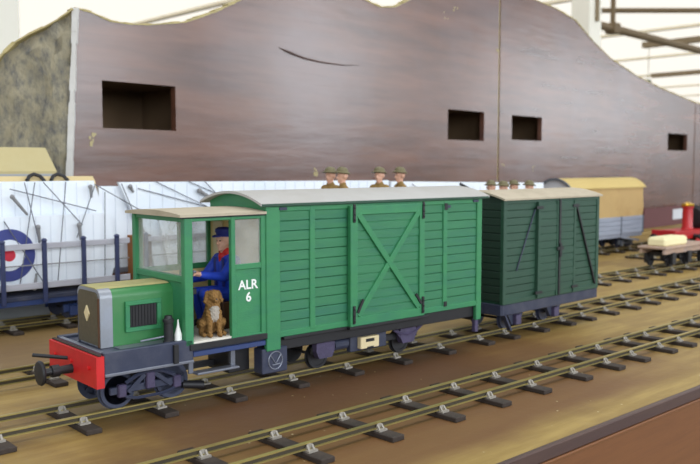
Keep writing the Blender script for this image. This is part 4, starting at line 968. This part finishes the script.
wing(a3, [(1242, zz(62)), (1780, zz(62)), (1780, zz(196)), (1242, zz(206))], -16, 6, 'upper_wing', [1290 + 24 * k for k in range(20)], (zz(66), zz(190)))
wire(a3, (1300, -20, zz(200)), (1500, -20, zz(90)))
t = thing('wooden_crate', 'brown wooden crate on the wagon between the two biplanes', 'crate', (664, 1188, 54))
MB().box(-18, 14, -3, 14, 0, 76, 0.6).build('crate_body', mat('orange_brown_crate', (150, 96, 50), 0.7, 0.2, 40), t)
for x in (-18, 9): MB().box(x, x + 5, -5, -3, 0, 76, 0.4).build('batten', M['brown'], t)

# ------------------------------------------------------------------ model shed at the left
t = thing('model_shed', 'small grey model shed with buff pitched roof behind the roundel aeroplane', 'building', (430, 1322, 0))
MB().box(-130, 128, -32, 32, 0, 226).build('wall', M['shedwall'], t)
MB().prism([(-40, 224), (0, 260), (40, 224), (40, 229), (0, 266), (-40, 229)], lambda y, z: (-150, y, z), lambda y, z: (141, y, z)).build('roof', M['shedroof'], t)
MB().box(-140, 140, -40.5, -38, 220, 225, 0.5).build('gutter', M['shedwall'], t)

# ------------------------------------------------------------------ tan canvas-covered wagon
t = thing('canvas_wagon', 'grey planked wagon with tan canvas cover and arched end behind the dark van', 'wagon', (2050, 1232, 0))
L_ = 183; hw = 48
bdy = MB().box(-L_ + 2, L_ - 2, -hw + 2, hw - 2, 52, 100).build('wagon_body', M['greyplank'], t)
for k in range(4):
    z0 = 52 + 12 * k
    MB().box(-L_, L_, -hw - 0.6, -hw + 2.2, z0 + 0.5, z0 + 11.5, 0.7).build('plank', M['greyplank'], bdy)
    MB().box(-L_ - 0.6, -L_ + 2.2, -hw, hw, z0 + 0.5, z0 + 11.5, 0.7).build('end_plank', M['greyplank'], bdy)
for x in (-L_, -60, 60, L_ - 5): MB().box(x, x + 5, -hw - 2, -hw, 50, 101, 0.5).build('strap', M['greyiron'], bdy)
def tilt(e, c, hw_): return [(-hw_ + 2 * hw_ * k / 16, e + (c - e) * (1 - (abs(-1 + 2 * k / 16)) ** 2.2)) for k in range(17)]
cv = MB(); rows = []
for i in range(25):                                       # canvas with sag and creases
    x = -L_ + 2 + (2 * L_ - 4) * i / 24; sag = 2.5 * math.sin(i * 1.3) + 1.5 * math.sin(i * 0.7); row = []
    for (y, z) in [(-hw + 1 + rnd.uniform(-1.2, 1.2), 98)] + [(-hw + 0.5 + rnd.uniform(-1.4, 1.4), 98 + k * 20) for k in (1, 2, 3)] + tilt(180, 203, hw - 1) + [(hw - 1, 98)]:
        row.append(cv.bm.verts.new((x, y, z + (sag * 0.4 if z > 150 else 0))))
    rows.append(row)
for i in range(24):
    for j in range(len(rows[0]) - 1): cv.bm.faces.new((rows[i][j], rows[i][j + 1], rows[i + 1][j + 1], rows[i + 1][j]))
cv.build('canvas_side', M['tan'], t, True)
ar = tilt(180, 205.5, hw + 3); ar2 = [(y, z - 2.5) for y, z in reversed(ar)]
MB().prism(ar + ar2, lambda y, z: (-L_ - 6, y, z), lambda y, z: (L_ + 6, y, z)).build('canvas_roof', M['tanroof'], t, True)
ea = tilt(178, 202, hw - 2)
MB().prism([(-hw + 2, 98)] + ea + [(hw - 2, 98)], lambda y, z: (-L_ - 1, y, z), lambda y, z: (-L_ + 3, y, z)).build('arched_end', M['paper'], t)
ar = tilt(180, 206, hw + 3.4); ar2 = [(y, z - 5) for y, z in reversed(ar)]
MB().prism(ar + ar2, lambda y, z: (-L_ - 8, y, z), lambda y, z: (-L_ - 3, y, z)).build('end_hoop', M['greyiron'], t, True)
MB().box(-L_ - 2.5, -L_ - 1, -hw + 4, hw - 4, 172, 176).build('end_rail', M['greyiron'], t)
MB().box(-L_, L_, -hw + 3, -hw + 10, 42, 52, 0.6).box(-L_, L_, hw - 10, hw - 3, 42, 52, 0.6).build('underframe', M['greyplank'], t)
for q in (-1, 1):
    g = bogie(t, q * 115, M['greyiron'])
    MB().bar((q * 115 - 50, -hw + 2, 44), (q * 115 + 50, -hw + 2, 30), 3, 5).build('brake_bar', M['greyplank'], t)

# ------------------------------------------------------------------ flat wagon with slab, red engine
t = thing('flat_wagon', 'small faded flat wagon with black wheels at right on the third track', 'wagon', (1884, 918, 0))
MB().box(-112, 112, -34, 34, 53, 58, 1).build('deck', M['pinkdeck'], t)
MB().box(-110, 115, -30, -24, 42, 52, 0.6).box(-110, 115, 24, 30, 42, 52, 0.6).build('sole_bar', M['pinkdeck'], t)
g = MB().box(-84, 92, -18, 18, 36, 44).build('running_gear', M['black'], t)
wheels(g, (-72.0, 4.0, 80.0), 13.0, disc_wheel(13.0, M['black']), M['black'])
for u in (-72, 4, 80):
    for sgn in (-1, 1): MB().box(u - 8, u + 8, sgn * 31 - 4, sgn * 31 + 4, 18, 44, 1).build('axle_guard', M['black'], g)
o = MB().box(-54, 54, -21, 21, 0, 18, 3).box(-52, 52, -19, 19, 8, 20, 3).build('cream_slab', M['slab'], None, loc=(1846, 918, 58))
o['label'] = 'pale cream block lying on the small flat wagon'; o['category'] = 'block'

t = thing('steam_engine', 'red and black steam engine with brass fittings at the right edge', 'locomotive', (2296, 1065, 0))
MB().box(-172, 330, -32, 32, 44, 66, 1).build('footplate', M['locored'], t)
fb = MB().box(-180, -170, -33, 33, 36, 69, 1).build('buffer_beam', M['locored'], t)
for v in (-18, 18): MB().lathe([(4, 0), (4, 14), (10, 15), (10, 18), (2, 19)], (-180, v, 50), (-1, 0, 0), 16).build('buffer', M['black'], fb, True)
for sgn in (-1, 1): MB().box(-60, 330, sgn * 32 - 1.5, sgn * 32 + 1.5, 26, 46, 0.8).build('valance', M['locored'], t)
bl = MB().tube((5, 0, 98), (250, 0, 98), 30, 30, 28).build('boiler', M['black'], t, True)
MB().lathe([(31, 0), (31.5, 6), (25, 9), (23, 11), (4, 13)], (7, 0, 98), (-1, 0, 0), 28).build('smokebox_door', M['black'], bl, True)
for u in (10, 90): MB().lathe([(30.8, 0), (30.8, 5)], (u, 0, 98), (1, 0, 0), 28).build('boiler_band', M['brass'], bl)
MB().path([(5, -35, 110), (120, -35, 111), (240, -35, 111)], 1.8, 8).build('handrail', M['brass'], bl)
MB().box(5, 70, -26, 26, 64, 90, 2).build('saddle', M['black'], t)
ch = MB().lathe([(17, 0), (14, 6), (13.5, 56), (16, 58), (16, 63), (10, 64)], (-44, 0, 66), seg=20).build('feed_cylinder', M['locored'], t, True)
MB().lathe([(16.5, 0), (17.5, 3), (16, 7), (8, 9), (3, 12)], (-44, 0, 128), seg=20).build('cylinder_cap', M['brass'], ch, True)
MB().tube((-70, -30, 50), (-70, -48, 50), 6, 5, 12).ball((-70, -49, 50), 8, 5, 8).build('side_valve', M['black'], t, True)
MB().lathe([(16, 0), (12, 8), (11, 40), (14, 42), (14, 50), (9, 51)], (60, 0, 124), seg=20).build('chimney', M['black'], t, True)
MB().box(250, 330, -33, 33, 62, 165, 1.5).build('cab_sides', M['locored'], t)
MB().box(242, 338, -50, 50, 165, 171, 2).build('cab_roof', M['black'], t)
g = MB().box(-150, 320, -16, 16, 28, 46).build('running_gear', M['black'], t)
wheels(g, (-90.0, 20.0, 130.0, 240.0), 16.0, wheel_mesh(16.0, M['black'], 10), M['black'])
